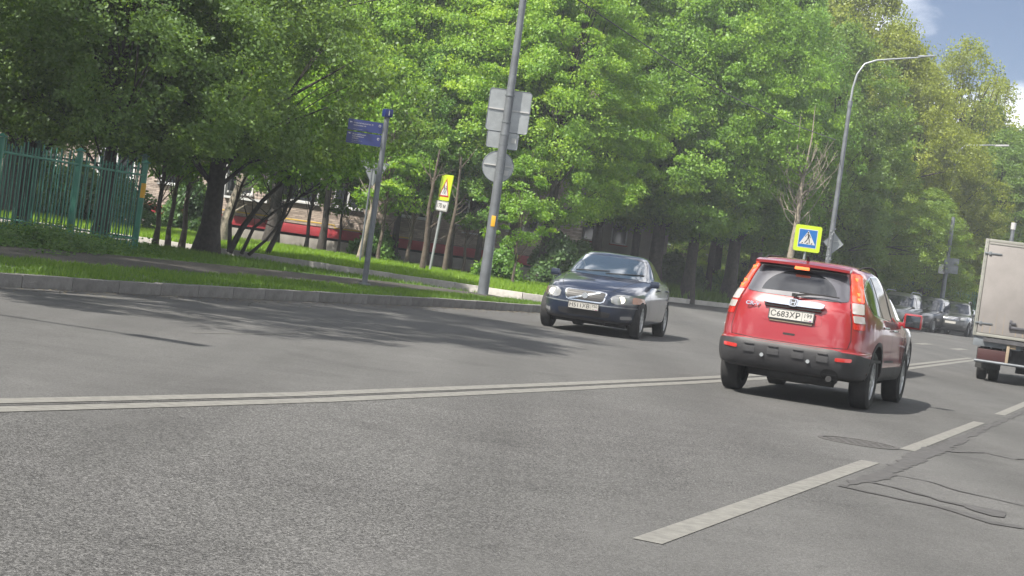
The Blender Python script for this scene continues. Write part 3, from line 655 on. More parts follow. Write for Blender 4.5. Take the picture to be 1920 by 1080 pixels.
# the row of dark trunks behind the junction
T('maple_tree', 'maple_b', X(1108, 76), 76, 'reddish-trunked maple rising behind the left of the blue saloon', 1.05, 1.05, tr=.8)
T('maple_tree', 'maple_a', X(1180, 78), 78, 'maple with dark trunk behind the saloon roof', 1.1, 1.1, tr=.65)
T('maple_tree', 'maple_b', X(1222, 76), 76.5, 'thick forked dark trunk just right of the beige building', 1.1, 1.1, tr=.95)
T('maple_tree', 'maple_a', X(1285, 77), 77, 'thick straight trunk in the middle of the gap between the two cars', 1.08, 1.08, tr=.85)
T('lime_tree', 'lime_a', X(1322, 82), 82, 'slimmer trunk leaning beside the thick one between the two cars', 1.0, 1.05, tr=.45)
T('maple_tree', 'maple_b', X(1362, 81.5), 81.5, 'dark trunk nearest the red car, with bright low foliage', 1.12, 1.1, tr=.95)
T('lime_tree', 'lime_b', X(1408, 84), 85, 'tree partly hidden by the left tail lamp of the red car', 1.1, 1.1)
T('lime_tree', 'lime_a', X(1130, 86), 92, 'tall pale lime behind the maples above the saloon', 1.15, .97)
T('lime_tree', 'lime_b', X(1240, 86), 94, 'tall lime filling the sky above the gap between the cars', 1.25, .97)
T('lime_tree', 'lime_a', X(1350, 90), 95, 'tall lime behind the bare light-barked tree', 1.2, .98)
T('lime_tree', 'lime_b', X(1060, 86), 90, 'tall lime rising over the right end of the brick roof', 1.15, 1.0)
T('lime_tree', 'lime_b', X(1455, 90), 96, 'lime tree left of the curved street lamp', 1.15, 1.08)
# right side of the picture
T('ash_tree', 'ash_b', X(1530, 90), 92, 'green tree directly behind the crossing sign', 1.1, .98)
T('ash_tree', 'ash_b', X(1605, 90), 94, 'dense green tree above the red car roof, right of the street lamp post', 1.0, .80)
T('ash_tree', 'ash_a', X(1556, 100), 104, 'olive-green tree crowning up to the lamp arm', 1.25, 1.12)
T('ash_tree', 'ash_a', X(1632, 98), 101, 'olive-green tree under the head of the curved lamp', 1.1, 1.02)
T('ash_tree', 'ash_a', X(1692, 104), 108, 'yellowish tree right of the lamp head', 1.12, .95)
T('ash_tree', 'ash_b', X(1700, 100), 98, 'low green tree above the parked grey estate car', .78, .7)
T('ash_tree', 'ash_a', X(1772, 100), 106, 'low olive tree behind the sign-backed post', .95, .85)
T('ash_tree', 'thin', X(1738, 110), 112, 'thin-leaved tree with bare-looking top against the sky', 1.05, .98)
T('ash_tree', 'ash_b', X(1850, 108), 110, 'green tree above the box of the truck', 1.05, .86)
T('ash_tree', 'ash_b', X(1905, 112), 116, 'green tree at the right edge above the truck', 1.1, .88)
T('ash_tree', 'thin', X(1832, 118), 122, 'sparse tall tree at the far right with sky showing through', 1.15, .9)
T('ash_tree', 'thin', X(1762, 112), 114, 'sparse tree over the truck with gaps of sky in its top', 1.2, .92)
T('ash_tree', 'ash_a', X(1950, 114), 118, 'olive tree cut by the right edge of the picture', 1.0, .8)
T('ash_tree', 'ash_a', X(1830, 130), 135, 'far olive tree closing the gap over the truck', 1.1, .75)
T('lime_tree', 'lime_a', X(1440, 105), 112, 'tallest tree, topping the crown line left of the lamp', 1.3, 1.08)
T('lime_tree', 'lime_a', X(1520, 112), 118, 'tall tree at the crown line where the sky begins', 1.2, 1.18)
for i, (x, y, k) in enumerate([(13.5, 6, 'lime_a'), (15.5, 15, 'maple_a'), (19, 24, 'lime_b'), (22, 33, 'maple_b'), (25, 43, 'lime_a'), (29, 54, 'maple_a'), (34, 66, 'lime_b'), (40, 79, 'lime_a')]):
    T('roadside_lime_tree', k, x, y, ['nearest', 'second', 'third', 'fourth', 'fifth', 'sixth', 'seventh', 'eighth'][i] + ' tree of the row along the right side of the road, outside the picture', 1.0, 1.0, group='row of trees along the right side of the road')
T('distant_tree', 'ash_b', X(1272, 106), 106, 'low pale tree closing the gap just right of the beige building', .95, .62)
T('distant_tree', 'ash_b', X(1335, 110), 110, 'low pale tree closing the gap between the two cars', .95, .62)
T('ash_tree', 'ash_b', X(1800, 116), 117, 'full green tree filling the crown line between the lamp head and the truck', 1.1, .98)
BACK = ['over the crossing sign', 'right of the curved lamp post', 'over the parked grey estate car', 'over the charcoal off-roader', 'over the truck box', 'over the left tail lamp of the red car', 'over the middle dark trunk', 'over the roof of the blue saloon', 'beyond the right edge, behind the truck']
for i, (px, y, k, s) in enumerate([(1500, 140, 'ash_b', 1.2), (1600, 140, 'ash_b', 1.2), (1700, 142, 'ash_b', 1.1), (1790, 145, 'ash_b', 1.05), (1900, 150, 'ash_b', 1.0), (1400, 125, 'lime_a', 1.3), (1300, 120, 'lime_b', 1.3), (1180, 118, 'lime_a', 1.3), (2000, 150, 'ash_b', 1.0)]):
    T('distant_tree', k, X(px, y), y, 'farthest back-row tree ' + BACK[i], s, .8 if px > 1450 else 1, group='back row of trees')
# saplings and thin leaning stems
for px, Y, k, s, lab in [(500, 70.3, 'small_b', .9, 'thin young tree close to the facade behind the leaning stems'), (572, 70.6, 'small_b', 1.0, 'thin young tree close to the facade between the first two windows'), (632, 70.4, 'small_a', .9, 'thin young tree close to the facade under the second window'), (762, 65, 'small_b', .95, 'young tree with pale stem right of the blue sign post'), (708, 63, 'small_a', 1.05, 'sapling with yellow-green leaves behind the blue sign post'),
                         (866, 66, 'small_b', .8, 'leafy sapling just left of the tall steel pole'), (960, 57, 'small_a', .72, 'low leafy sapling beside the tall steel pole, over the kerb'),
                         (290, 47, 'small_b', .9, 'thin dark-stemmed young tree beside the fence end post'), (315, 48, 'small_a', 1., 'young tree between fence end and thick trunk'), (340, 49.5, 'small_b', .95, 'young tree touching the thick black trunk from the left')]:
    T('young_tree', k, X(px, Y), Y, lab, s, 1)
def stems(name, label, x, y, paths, m, cat='tree', crown=None, raised=.16):
    t = thing(name, label, cat, (x, y, g(y) + raised - .03)); rg = random.Random(int(x * 100) + 5)
    for pts, r0 in paths:
        b = MB(); P = [Vector(p) for p in pts]; n = len(P); b.tube(P, [r0 * (1 - .72 * i / (n - 1)) for i in range(n)], 8)
        for _ in range(9):
            k = rg.randint(max(1, n // 2), n - 1); s0 = P[k - 1].lerp(P[k], rg.random()); e = s0 + Vector((rg.uniform(-.8, .8), rg.uniform(-.5, .5), rg.uniform(.3, 1.0))); b.tube([s0, s0.lerp(e, .5) + Vector((0, 0, -.06)), e], [r0 * .25, r0 * .15, .006], 5)
        b.obj('trunk', m, t, 60)
    if crown:
        o = bpy.data.objects.new('crown', crown[0]); C.objects.link(o); o.parent = t; o.location = crown[1]; o.scale = (crown[2],) * 3
    return t
cs, _ = crown_mesh('crown', 31, 0, 2.4, 1.9, 95, 110, .12, M['leaf_maple'], csz=.45, flat=.4, tshift=.03)
stems('leaning_tree', 'several thin stems leaning right from one root in front of the white window', X(430, 50), 50, [([(0, 0, 0), (.25, 0, .7), (.75, 0, 1.6), (1.5, 0, 2.5), (2.3, 0, 3.2)], .10), ([(.35, 0, 0), (.6, 0, .8), (1.3, 0, 1.5), (2.3, .2, 2.2)], .06), ([(.55, 0, 0), (1.0, 0, .5), (1.5, 0, 1.3), (1.9, 0, 2.4)], .055), ([(0, 0, 0), (-.1, 0, .9), (.1, 0, 2.0), (.6, 0, 3.4)], .07)], M['bark_dark'], crown=(cs, (1.3, .3, 2.4), 1.15))
stems('leaning_tree', 'dark stem leaning right with forked top, left of the first red band stretch', X(498, 51), 51, [([(0, 0, 0), (.25, 0, .7), (.4, 0, 1.5), (.55, 0, 2.6), (1.0, 0, 3.8)], .085), ([(.4, 0, 1.5), (.9, 0, 2.0), (1.7, 0, 2.7)], .05)], M['bark_dark'], crown=(cs, (.8, .4, 2.9), 1.1))
stems('pale_stump', 'smooth pale leaning trunk right of the thick black trunk', X(412, 60), 60, [([(0, 0, 0), (.08, 0, .7), (.3, 0, 1.6), (.6, 0, 2.8), (.7, 0, 4.4)], .26)], M['bark_light'])
stems('pale_trunk_tree', 'thin light grey trunk between the blue sign post and the facade', X(672, 62), 62, [([(0, 0, 0), (.1, 0, .9), (.25, 0, 2.2), (.05, 0, 4.1)], .13)], M['bark_light'])
stems('pale_trunk_tree', 'light brown thin trunk directly left of the school-children sign', X(790, 57), 57, [([(0, 0, 0), (.02, 0, 1), (-.05, 0, 2.2), (.05, 0, 4.1)], .11)], M['bark'])
stems('pale_trunk_tree', 'light brown thin trunk right of the school-children sign', X(832, 60), 60, [([(0, 0, 0), (.0, 0, 1), (.1, 0, 2.4), (.05, 0, 4.1)], .1)], M['bark'])
# bare light-barked tree in front of the crowns, left of the lamp
bx, by = X(1464, 74.5), 74.5; t = thing('bare_tree', 'bare light-barked tree with upswept leafless twigs left of the street lamp', 'tree', (bx, by, g(by) + .15))
b = MB(); b.tube([(0, 0, 0), (.02, 0, 2), (.12, 0, 4), (.1, 0, 5.4), (.15, 0, 6.3)], [.17, .15, .12, .09, .05], 9); b.obj('trunk', M['bark_light'], t, 60)
rg = random.Random(3); b = MB()
for i in range(30):
    z = rg.uniform(2.9, 6.3); a = rg.uniform(0, 6.28); l = rg.uniform(.8, 2.1); s0 = Vector((.1, 0, z)); e = s0 + Vector((math.cos(a) * l * .75, math.sin(a) * l * .75, l * rg.uniform(.5, 1.2))); m_ = s0.lerp(e, .5) + Vector((0, 0, -l * .16))
    b.tube([s0, m_, e], [.024, .017, .008], 5)
    for _ in range(3):
        q = m_.lerp(e, rg.random()); b.tube([q, q + Vector((rg.uniform(-.3, .3), rg.uniform(-.3, .3), rg.uniform(.3, .8)))], [.010, .005], 4)
b.tube([(.15, 0, 6.2), (.25, 0, 7.6), (.2, 0, 9)], [.045, .03, .01], 6); b.tube([(.1, 0, 5.6), (-.3, 0, 7), (-.35, 0, 8.6)], [.04, .025, .008], 6)
b.obj('branch', M['bark_light'], t, 60)

# shrubs along the building and under the trunks
def shrub_mesh(seed, w_, h_, n, m, leaf=.10, tshift=0.):
    me, _ = crown_mesh('foliage', seed, -.1, h_, w_, n, 90, leaf, m, flat=.7, csz=.28, shape=2.4, hollow=.2, tshift=tshift); return me
SH = [shrub_mesh(61, .8, 1.1, 60, M['shrub']), shrub_mesh(62, .7, .9, 50, M['leaf_lime'], .11, -.1), shrub_mesh(63, 1.0, 1.7, 90, M['shrub'], .12), shrub_mesh(64, .8, 1.3, 60, M['leaf_maple'], .12, .1)]
shrubs = [(345, 71, 2, 'dark bush in the shade of the facade left of the thick trunk'), (50, 62, 2, 'tall dark bush behind the far left of the green fence'), (135, 64, 2, 'dark bush seen through the fence bars by the middle post'), (215, 63, 2, 'dark bush seen through the fence bars by the end post'),
          
          (700, 67.5, 1, 'flowering low bush behind the blue sign post'), 
          (935, 59, 1, 'yellowish small bush right of the steel pole foot'), (1035, 66, 2, 'tall bush behind the left of the blue saloon'), (1080, 70, 2, 'dark bush behind the saloon windscreen'), (1150, 74, 0, 'dark bush behind the saloon roof'),
          (1255, 86, 2, 'dark bush right behind the blue saloon'), (1270, 92, 3, 'sunlit yellow-green bush left in the gap between the trunks'), (1310, 94, 3, 'sunlit bush in the middle gap between the trunks'), (1345, 93, 3, 'sunlit bush behind the dark trunk near the red car'), (1395, 95, 3, 'sunlit bush beside the red car'), (1300, 82, 0, 'low dark plants at the foot of the thick trunk'), (1340, 84, 1, 'low green plants between two trunks'), (1390, 86, 0, 'low dark plants by the tail lamp of the red car'),
          (1600, 94, 2, 'dark bush above the roof of the red car'), (1660, 96, 2, 'dark bush above the driver window of the red car'), (1700, 100, 2, 'dark bush above the white car'), (1450, 92, 2, 'bush behind the rear window top of the red car'), (1520, 92, 2, 'bush under the crossing sign')]
for px, Y, k, lab in shrubs:
    t = thing('bush', lab, 'bush', (X(px, Y), Y, g(Y) + .15), random.uniform(0, 6.28)); s = random.uniform(.95, 1.3); t.scale = (s * (1.5 if k == 2 else 1), s * 1.0, s)
    o = bpy.data.objects.new('foliage', SH[k]); C.objects.link(o); o.parent = t
    st = MB(); [st.tube([(0, 0, 0), (random.uniform(-.4, .4), random.uniform(-.4, .4), .8)], [.02, .006], 5) for _ in range(5)]; st.obj('stem', M['bark'], t, 60)
# fence-foot weeds
o = link('undergrowth', shrub_mesh(66, 1.5, .30, 170, M['shrub'], .045, .2)); o.scale = (1.0, 3.4, .9); o.rotation_euler = (0, 0, R(-10)); o.location = (-9.1, 33.6, .2); tag(o, 'nettles and ground cover along the foot of the green fence', 'undergrowth', None, 'stuff')

# ------------------------------------------------------------------ green fences
def fence(label, pts, raised, h, nseg_gap, m, spacing=.15, tagged=False, posts=True):
    f = thing('fence', label, 'fence', (pts[0][0], pts[0][1], g(pts[0][1]) + raised)); P = [Vector(p) for p in pts]; o0 = Vector(pts[0]); z0 = g(pts[0][1])
    pk = MB().box((0, 0, h / 2 + .05), (.021, .021, h)).mesh('picket', m, bevel=.004); seed = random.Random(4)
    po = MB().box((0, 0, h / 2 + .04), (.10, .10, h + .22)).mesh('post', m, bevel=.006); cp = MB().box((0, 0, h + .17), (.17, .17, .03)).box((0, 0, h + .20), (.13, .13, .05), taper=.3).mesh('cap', m)
    for i, p in enumerate(P):
        if posts:
            a = bpy.data.objects.new('post', po); c = bpy.data.objects.new('cap', cp)
            for q in (a, c): C.objects.link(q)
            a.parent = f; c.parent = a; a.location = (p.x - o0.x, p.y - o0.y, g(p.y) - z0)
        if i < len(P) - 1:
            d = (P[i + 1] - p); n = max(1, int(d.length / spacing)); b = MB(); an = math.atan2(d.y, d.x)
            for zz in (.28, h - .12):
                a3 = Vector((p.x - o0.x, p.y - o0.y, g(p.y) - z0 + zz)); b3 = Vector((P[i + 1].x - o0.x, P[i + 1].y - o0.y, g(P[i + 1].y) - z0 + zz)); r_ = MB().tube([a3, b3], .022, 6); r_.obj('rail', m, f)
            for k in range(1, n):
                if seed.random() < .03: continue
                q = p + d * (k / n); o = bpy.data.objects.new('picket', pk); C.objects.link(o); o.parent = f; o.location = (q.x - o0.x, q.y - o0.y, g(q.y) - z0 + seed.uniform(-.02, .02)); o.rotation_euler = (seed.uniform(-.012, .012), seed.uniform(-.012, .012), an)
                if seed.random() < .25: o.scale = (1, 1, 1.05)
    return f
f = fence('green painted picket fence nearest the road, at the left edge', [(-8.35, 38.4), (-9.02, 35.3), (-9.7, 32.2), (-10.4, 29.1)], .15, 1.80, 1, M['green'])
MB().box((0, 0, 1.35), (.11, .11, .32)).obj('marker_tape', M['yellow_tag'], f)
fence('green picket fence run going back from the corner post', [(-8.5, 38.9), (-11.2, 40.1), (-13.9, 41.3), (-16.6, 42.5)], .15, 1.95, 1, M['green_dark'], .22)
fp = [(X(px, Y), Y) for px, Y in ((1575, 94), (1640, 96), (1700, 98.5), (1752, 100.5), (1805, 103), (1850, 105.5))]
fence('distant turquoise-green picket fence above the parked cars', fp, .15, 2.3, 1, M['green'], .24)

# ------------------------------------------------------------------ poles, lamps, signs
def pole_root(name, label, cat, x, y, raised=.16): return thing(name, label, cat, (x, y, g(y) + raised - .02))
# tall steel pole with sign backs (signs are fixed to it and so are its parts)
px_, py_ = G(905, 551, .16)
tp = pole_root('steel_pole', 'tall galvanised steel pole with sign backs, standing on the verge in mid picture', 'pole', px_, py_)
MB().tube([(0, 0, -.1), (0, 0, 1.2), (0, 0, 5), (0, 0, 9.2)], [.135, .125, .095, .07], 20).obj('pole', M['metal'], tp, 50)
b = MB(); b.tube([(0, 0, 9.2), (0, 0, 9.5)], .05, 10); b.obj('pole_tip', M['metal'], tp)
MB().box((0.015, -.121, 1.80), (.10, .02, .26)).obj('marker_tag', M['yellow_tag'], tp, bevel=.004)
def rrect(w_, h_, r_, n=4):
    out = []
    for cx, cy, a0 in ((w_ / 2 - r_, h_ / 2 - r_, 0), (-w_ / 2 + r_, h_ / 2 - r_, 90), (-w_ / 2 + r_, -h_ / 2 + r_, 180), (w_ / 2 - r_, -h_ / 2 + r_, 270)):
        for k in range(n + 1): a = R(a0 + 90 * k / n); out.append((cx + r_ * math.cos(a), cy + r_ * math.sin(a)))
    return out
def board(name, poly, th, m, parent, loc, yaw=0., flip=0):
    """flat board in the x,z plane facing -y (towards the viewer) turned by yaw"""
    o = MB().prism(poly, 0, th).obj(name, m, parent, bevel=0); o.location = loc; o.rotation_euler = (R(90), 0, R(yaw)); return o
def signback(name, poly, w_, z, x, parent, yaw=0, rails=(0,), lab=None):
    o = board(name, poly, .03, M['metal_light'], parent, (x, .14, z), yaw)
    for r_ in rails:
        q = MB().box((0, r_, .045), (w_, .028, .03)).obj('mounting_rail', M['white'], o)
    e = MB(); n = len(poly)
    for i in range(n): a, c = poly[i], poly[(i + 1) % n]; e.tube([(a[0], a[1], .03), (c[0], c[1], .03)], .010, 5)
    e.obj('folded_edge', M['metal_dark'], o)
    return o
signback('sign_back', rrect(1.02, 1.02, .07), 1.0, 4.50, .02, tp, 4, (.02, )).__setitem__('label', 'large square sign seen from behind')
signback('sign_back', rrect(.76, .40, .05), .7, 3.78, -.04, tp, 4, ()).__setitem__('label', 'small rectangular plate under the square sign, seen from behind')
circ = [(.38 * math.cos(k * math.pi / 18), .38 * math.sin(k * math.pi / 18)) for k in range(36)]
signback('sign_back', circ, .7, 3.13, -.06, tp, 4, (.03,)).__setitem__('label', 'round sign seen from behind')
for z, x_ in ((3.80, .24), (3.0, .16)):
    s_ = MB().box((x_, .10, z), (.11, .004, .12)).obj('sticker', M['white'], tp)
b = MB()
for z in (4.85, 4.2, 3.9, 3.66, 3.3, 2.97): b.tube([(0, 0, z), (0, 0, z + .035)], .115, 16)
b.obj('clamp_band', M['metal_dark'], tp)
# blue direction boards
bx_, by_ = G(683, 533, .16)
bp_ = pole_root('direction_sign', 'grey post with two navy direction boards pointing left and an i cube on top', 'sign', bx_, by_)
MB().tube([(0, 0, -.05), (0, 0, 3.62)], [.062, .055], 16).obj('post', M['metal'], bp_, 50); MB().tube([(0, 0, -.03), (0, 0, .05)], .13, 16).obj('base_flange', M['metal_dark'], bp_)
cube = MB().box((0, 0, 3.70), (.18, .18, .17), Matrix.Rotation(R(28), 3, 'Z')).obj('information_cube', M['nblue'], bp_, bevel=.006)
for k, an in ((0, 28), (1, 118)):
    o = link('letter', text_mesh('i', .15, .002, M['white'], 'letter', 1, .004), None, cube); rt = Matrix.Rotation(R(an), 3, 'Z') @ Vector((1, 0, 0)) if k == 0 else Matrix.Rotation(R(28), 3, 'Z') @ Vector((0, 1, 0))
    nn_ = rt.cross(Vector((0, 0, 1))); place(o, nn_ * .0925 + Vector((0, 0, 3.70)), rt, (0, 0, 1))
def dirboard(z, hgt, lines, foot, icon, lab):
    o = MB().prism(rrect(.74, hgt, .012), 0, .03).obj('direction_board', M['nblue'], bp_); place(o, (-.43, -.02, z), (1, .12, 0), (0, 0, 1)); o['label'] = lab
    for k, (s, y, sz) in enumerate(lines):
        t_ = link('lettering', text_mesh(s, sz, .001, M['white']), None, o); xs_ = [v.co.x for v in t_.data.vertices]; t_.location = (-.25 - min(xs_), y, .0322)
    for y in foot:
        t_ = link('lettering', text_mesh(y[0], .022, .0006, M['metal_light']), None, o); xs_ = [v.co.x for v in t_.data.vertices]; t_.location = (-.25 - min(xs_), y[1], .0322)
    a = MB().prism([(-.34, 0), (-.315, .02), (-.315, .007), (-.285, .007), (-.285, -.007), (-.315, -.007), (-.315, -.02)], .03, .033).obj('arrow', M['white'], o); a.location = (0, lines[0][1] + .008, 0)
    i_ = MB().prism(rrect(.045, .05, .014), .03, .033).obj('pictogram', M['white'], o); i_.location = (.305, lines[0][1] + icon, 0)
    MB().prism(rrect(.03, .03, .01), .0335, .035).obj('pictogram', M['nblue'], o).location = (.305, lines[0][1] + icon, 0)
dirboard(3.36, .235, [('Севастопольский пр. 30', .045, .036), ('библиотека 176', -.005, .036)], [('Sevastopolsky Avenue', -.088)], 0, 'upper navy board with two lines of white lettering')
dirboard(3.09, .25, [('Муниципальный', .075, .036), ('библиотечный', .030, .036), ('«Центр»', -.012, .036)], [('Municipal Library Centre', -.06), ('Culture Centre', -.095)], -.04, 'lower navy board with three lines of white lettering')
# give-way triangle seen from behind
x_, y_ = X(673, 56), 56.
tb = pole_root('road_sign', 'grey triangular sign back on a thin post behind the blue direction sign post', 'sign', x_, y_)
MB().tube([(0, 0, -.05), (0, 0, 3.5)], .032, 10).obj('post', M['metal'], tb)
signback('sign_back', [(-.45, .3), (.45, .3), (0, -.48)], .5, 3.05, .06, tb, 6, (.1,))
# school children warning sign
x_, y_ = X(804, 57), 57.
cs_ = pole_root('warning_sign', 'yellow warning sign with red-edged triangle of running children, small white plate below', 'sign', x_, y_)
cs_.rotation_euler = (0, R(3.2), 0)
MB().tube([(0, 0, -.05), (0, 0, 3.25)], .045, 12).obj('post', M['metal_light'], cs_)
YW = -60
bd = MB().prism(rrect(.90, .98, .03), 0, .03).obj('sign_board', M['fluo'], cs_); bd.scale = (.86, .86, 1); bd.location = (.02, -.07, 2.88); bd.rotation_euler = (R(90), 0, R(YW))
MB().prism([(-.41, -.36), (.41, -.36), (0, .38)], .03, .034).obj('red_triangle', M['sred'], bd)
MB().prism([(-.30, -.295), (.30, -.295), (0, .24)], .034, .038).obj('white_triangle', M['white'], bd)
def figure(parent, s, x, y, z=.04, m='black'):
    b = MB(); q = lambda pts, wd: b.add(*strip(pts, wd, s, x, y, z))
    def strip(pts, wd, s, x, y, z):
        vs, fs = [], []
        for i, (px, py) in enumerate(pts):
            a = Vector(pts[max(i - 1, 0)]); c = Vector(pts[min(i + 1, len(pts) - 1)]); d = (c - a).normalized(); n = Vector((-d.y, d.x)) * wd / 2
            for sg in (1, -1): vs.append(((px + n.x * sg) * s + x, (py + n.y * sg) * s + y, z))
        for i in range(len(pts) - 1): fs.append((2 * i, 2 * i + 2, 2 * i + 3, 2 * i + 1))
        return vs, fs
    hd = [(.045 * math.cos(k * .5236), .045 * math.sin(k * .5236)) for k in range(12)]; b.add([((a - .02) * s + x, (c + .40) * s + y, z) for a, c in hd], [tuple(range(12))])
    q([(-.01, .34), (.015, .24), (.02, .13)], .085); q([(.0, .14), (-.05, 0), (-.15, -.13)], .045); q([(.03, .15), (.08, 0), (.09, -.16)], .045)
    q([(-.01, .33), (-.12, .26), (-.14, .17)], .03); q([(.02, .33), (.09, .22), (.13, .15)], .03)
    return b.obj('walking_figure', M[m], parent)
figure(bd, .62, -.06, -.16); figure(bd, .55, .09, -.18)
pl = MB().prism(rrect(.70, .32, .03), 0, .02).obj('distance_plate', M['white'], cs_); pl.location = (-.01, -.07, 2.27); pl.rotation_euler = (R(90), 0, R(YW + 8))
MB().prism([(x * .95, y * .92) for x, y in rrect(.70, .32, .03)], .02, .022).obj('plate_border', M['black'], pl); MB().prism([(x * .91, y * .84) for x, y in rrect(.70, .32, .03)], .022, .024).obj('plate_face', M['white'], pl)
o = link('lettering', text_mesh('170 м', .22, .001, M['black'], 'lettering', .9, .003), None, pl); o.location = (0, 0, .026)
# pedestrian crossing sign
x_, y_ = X(1490, 60), 60.
ps = pole_root('crossing_sign', 'blue pedestrian crossing sign with fluorescent yellow border above the red car', 'sign', x_, y_)
MB().tube([(0, 0, -.05), (0, 0, 2.75)], .04, 12).obj('post', M['metal_light'], ps)
bd = MB().prism(rrect(.90, .90, .07), 0, .03).obj('sign_board', M['fluo'], ps); bd.location = (.02, -.06, 2.93); bd.rotation_euler = (R(90), 0, R(-6))
MB().prism(rrect(.645, .645, .01), .03, .032).obj('white_edge', M['white'], bd); MB().prism(rrect(.60, .60, .008), .032, .035).obj('blue_panel', M['sblue'], bd)
MB().prism([(-.275, -.20), (.275, -.20), (0, .27)], .035, .038).obj('white_triangle', M['white'], bd)
figure(bd, .66, .01, -.065, .0395)
b = MB()
for xx in (-.17, 0, .15): b.prism([(xx - .03, -.185), (xx + .015, -.185), (xx + .03, -.14), (xx + .0, -.14)], .038, .041)
b.obj('zebra_mark', M['black'], bd)
# curved street lamp
x_, y_ = X(1536, 74), 74.
ls = pole_root('street_lamp', 'tall street lamp with long curved arm and small flat head above the red car', 'street lamp', x_, y_)
MB().tube([(0, 0, -.1), (0, 0, 4), (0, 0, 9.2)], [.13, .11, .085], 14).obj('post', M['metal'], ls, 50)
MB().tube([(0, 0, 9.1), (0, 0, 9.35)], .105, 14).obj('collar', M['metal_dark'], ls, 50)
arm = [(0, 0, 9.2), (.02, 0, 9.9), (.12, 0, 10.5), (.38, 0, 10.98), (.85, 0, 11.2), (1.6, 0, 11.36), (2.6, 0, 11.56)]
MB().tube(arm, [.05, .048, .045, .042, .04, .036, .032], 10).obj('arm', M['metal_light'], ls, 60)
hd = MB().box((2.95, 0, 11.66), (.62, .26, .07), Euler((0, R(-11), 0)).to_matrix()).box((2.7, 0, 11.62), (.24, .12, .10), Euler((0, R(-11), 0)).to_matrix()); hd.obj('lamp_head', M['metal_light'], ls, bevel=.02)
signback('sign_back', [(-.44, 0), (0, -.44), (.44, 0), (0, .44)], .4, 3.3, .14, ls, 8, (.08,)).__setitem__('label', 'diamond-shaped sign seen from behind')
b = MB(); rg = random.Random(9)
for _ in range(40): a = rg.uniform(3.6, 5.9); z = rg.uniform(.8, 3.9); b.box((.125 * math.cos(a), .125 * math.sin(a), z), (.05, .05, rg.uniform(.04, .13)))
b.obj('torn_paper', M['metal_light'], ls)
# lamp whose arm shadow lies on the road (stands left of the frame)
tip = Vector(G(352, 645)); hh = 9.0; hp = tip - SUN_K * hh
t = pole_root('street_lamp', 'street lamp left of the picture whose arm casts the thin shadow line on the road', 'street lamp', hp.x - 2.6, hp.y + .64)
MB().tube([(0, 0, -.1), (0, 0, 7.6)], [.13, .08], 14).obj('post', M['metal'], t, 50)
MB().tube([(0, 0, 7.5), (.05, 0, 8.2), (.4, -.1, 8.75), (2.0, -.5, 8.95)], [.05, .045, .04, .035], 10).obj('arm', M['metal_light'], t, 60)
MB().box((2.3, -.57, 8.98), (.8, .28, .09), Matrix.Rotation(R(-14), 3, 'Z')).obj('lamp_head', M['metal_light'], t, bevel=.02)
# far lamps whose arms stick out of the leaves, and the sign-backed post by the parked cars
def far_lamp(pxh, pyh, Y, lab, L_=2.6):
    h_ = at(pxh, pyh, Y); t = pole_root('street_lamp', lab, 'street lamp', h_.x - L_, Y); z = h_.z - t.location.z
    MB().tube([(0, 0, -.1), (0, 0, z - 1.2)], [.12, .08], 10).obj('post', M['metal'], t, 50)
    MB().tube([(0, 0, z - 1.25), (.05, 0, z - .7), (.5, 0, z - .25), (L_ - .4, 0, z)], [.05, .045, .04, .035], 8).obj('arm', M['metal_light'], t, 60)
    MB().box((L_, 0, z + .03), (.8, .28, .1), Euler((0, R(-8), 0)).to_matrix()).obj('lamp_head', M['white'], t, bevel=.02)
far_lamp(1878, 274, 103.5, 'far street lamp, the lamp head that shows above the truck box')
far_lamp(1912, 342, 118, 'farthest street lamp, thin arm lower at the right edge')
x_, y_ = X(1757, 95.5), 95.5
t = pole_root('sign_post', 'concrete post with small sign backs behind the parked cars', 'sign', x_, y_)
MB().tube([(0, 0, -.1), (0, 0, 6.2)], [.15, .10], 12).obj('post', M['metal_dark'], t, 50)
for sx, sz, ww, hh_, lb in ((.10, 3.55, .8, .85, 'dark square sign back'), (-.38, 3.3, .34, .5, 'small white box')):
    o = board('sign_back', rrect(ww, hh_, .04), .04, M['metal_dark'] if ww > .5 else M['white'], t, (sx + .1, -.14, sz)); o['label'] = lb
x_, y_ = X(1869, 88), 88.
t = pole_root('sign_post', 'pale post top rising just behind the truck box', 'pole', x_, y_); MB().tube([(0, 0, -.1), (0, 0, 5.6)], [.14, .10], 12).obj('post', M['metal'], t, 50); MB().tube([(0, 0, 5.6), (0, 0, 5.95)], .13, 12).obj('cap', M['white'], t, 50)
# overhead cables
def cable(label, a, bb, sag):
    pts = [Vector(a).lerp(Vector(bb), k / 24) + Vector((0, 0, -sag * math.sin(math.pi * k / 24))) for k in range(25)]
    o = MB().tube(pts, .018, 6).obj('overhead_cable', M['black'], None, 60); tag(o, label, 'cable')
cable('thin black overhead cable sagging from the top centre to the curved lamp', at(985, -70, 42), at(1566, 262, 74), .5)
cable('thin black overhead cable crossing the top left of the picture', at(985, -62, 42), at(-300, 175, 62), .3)

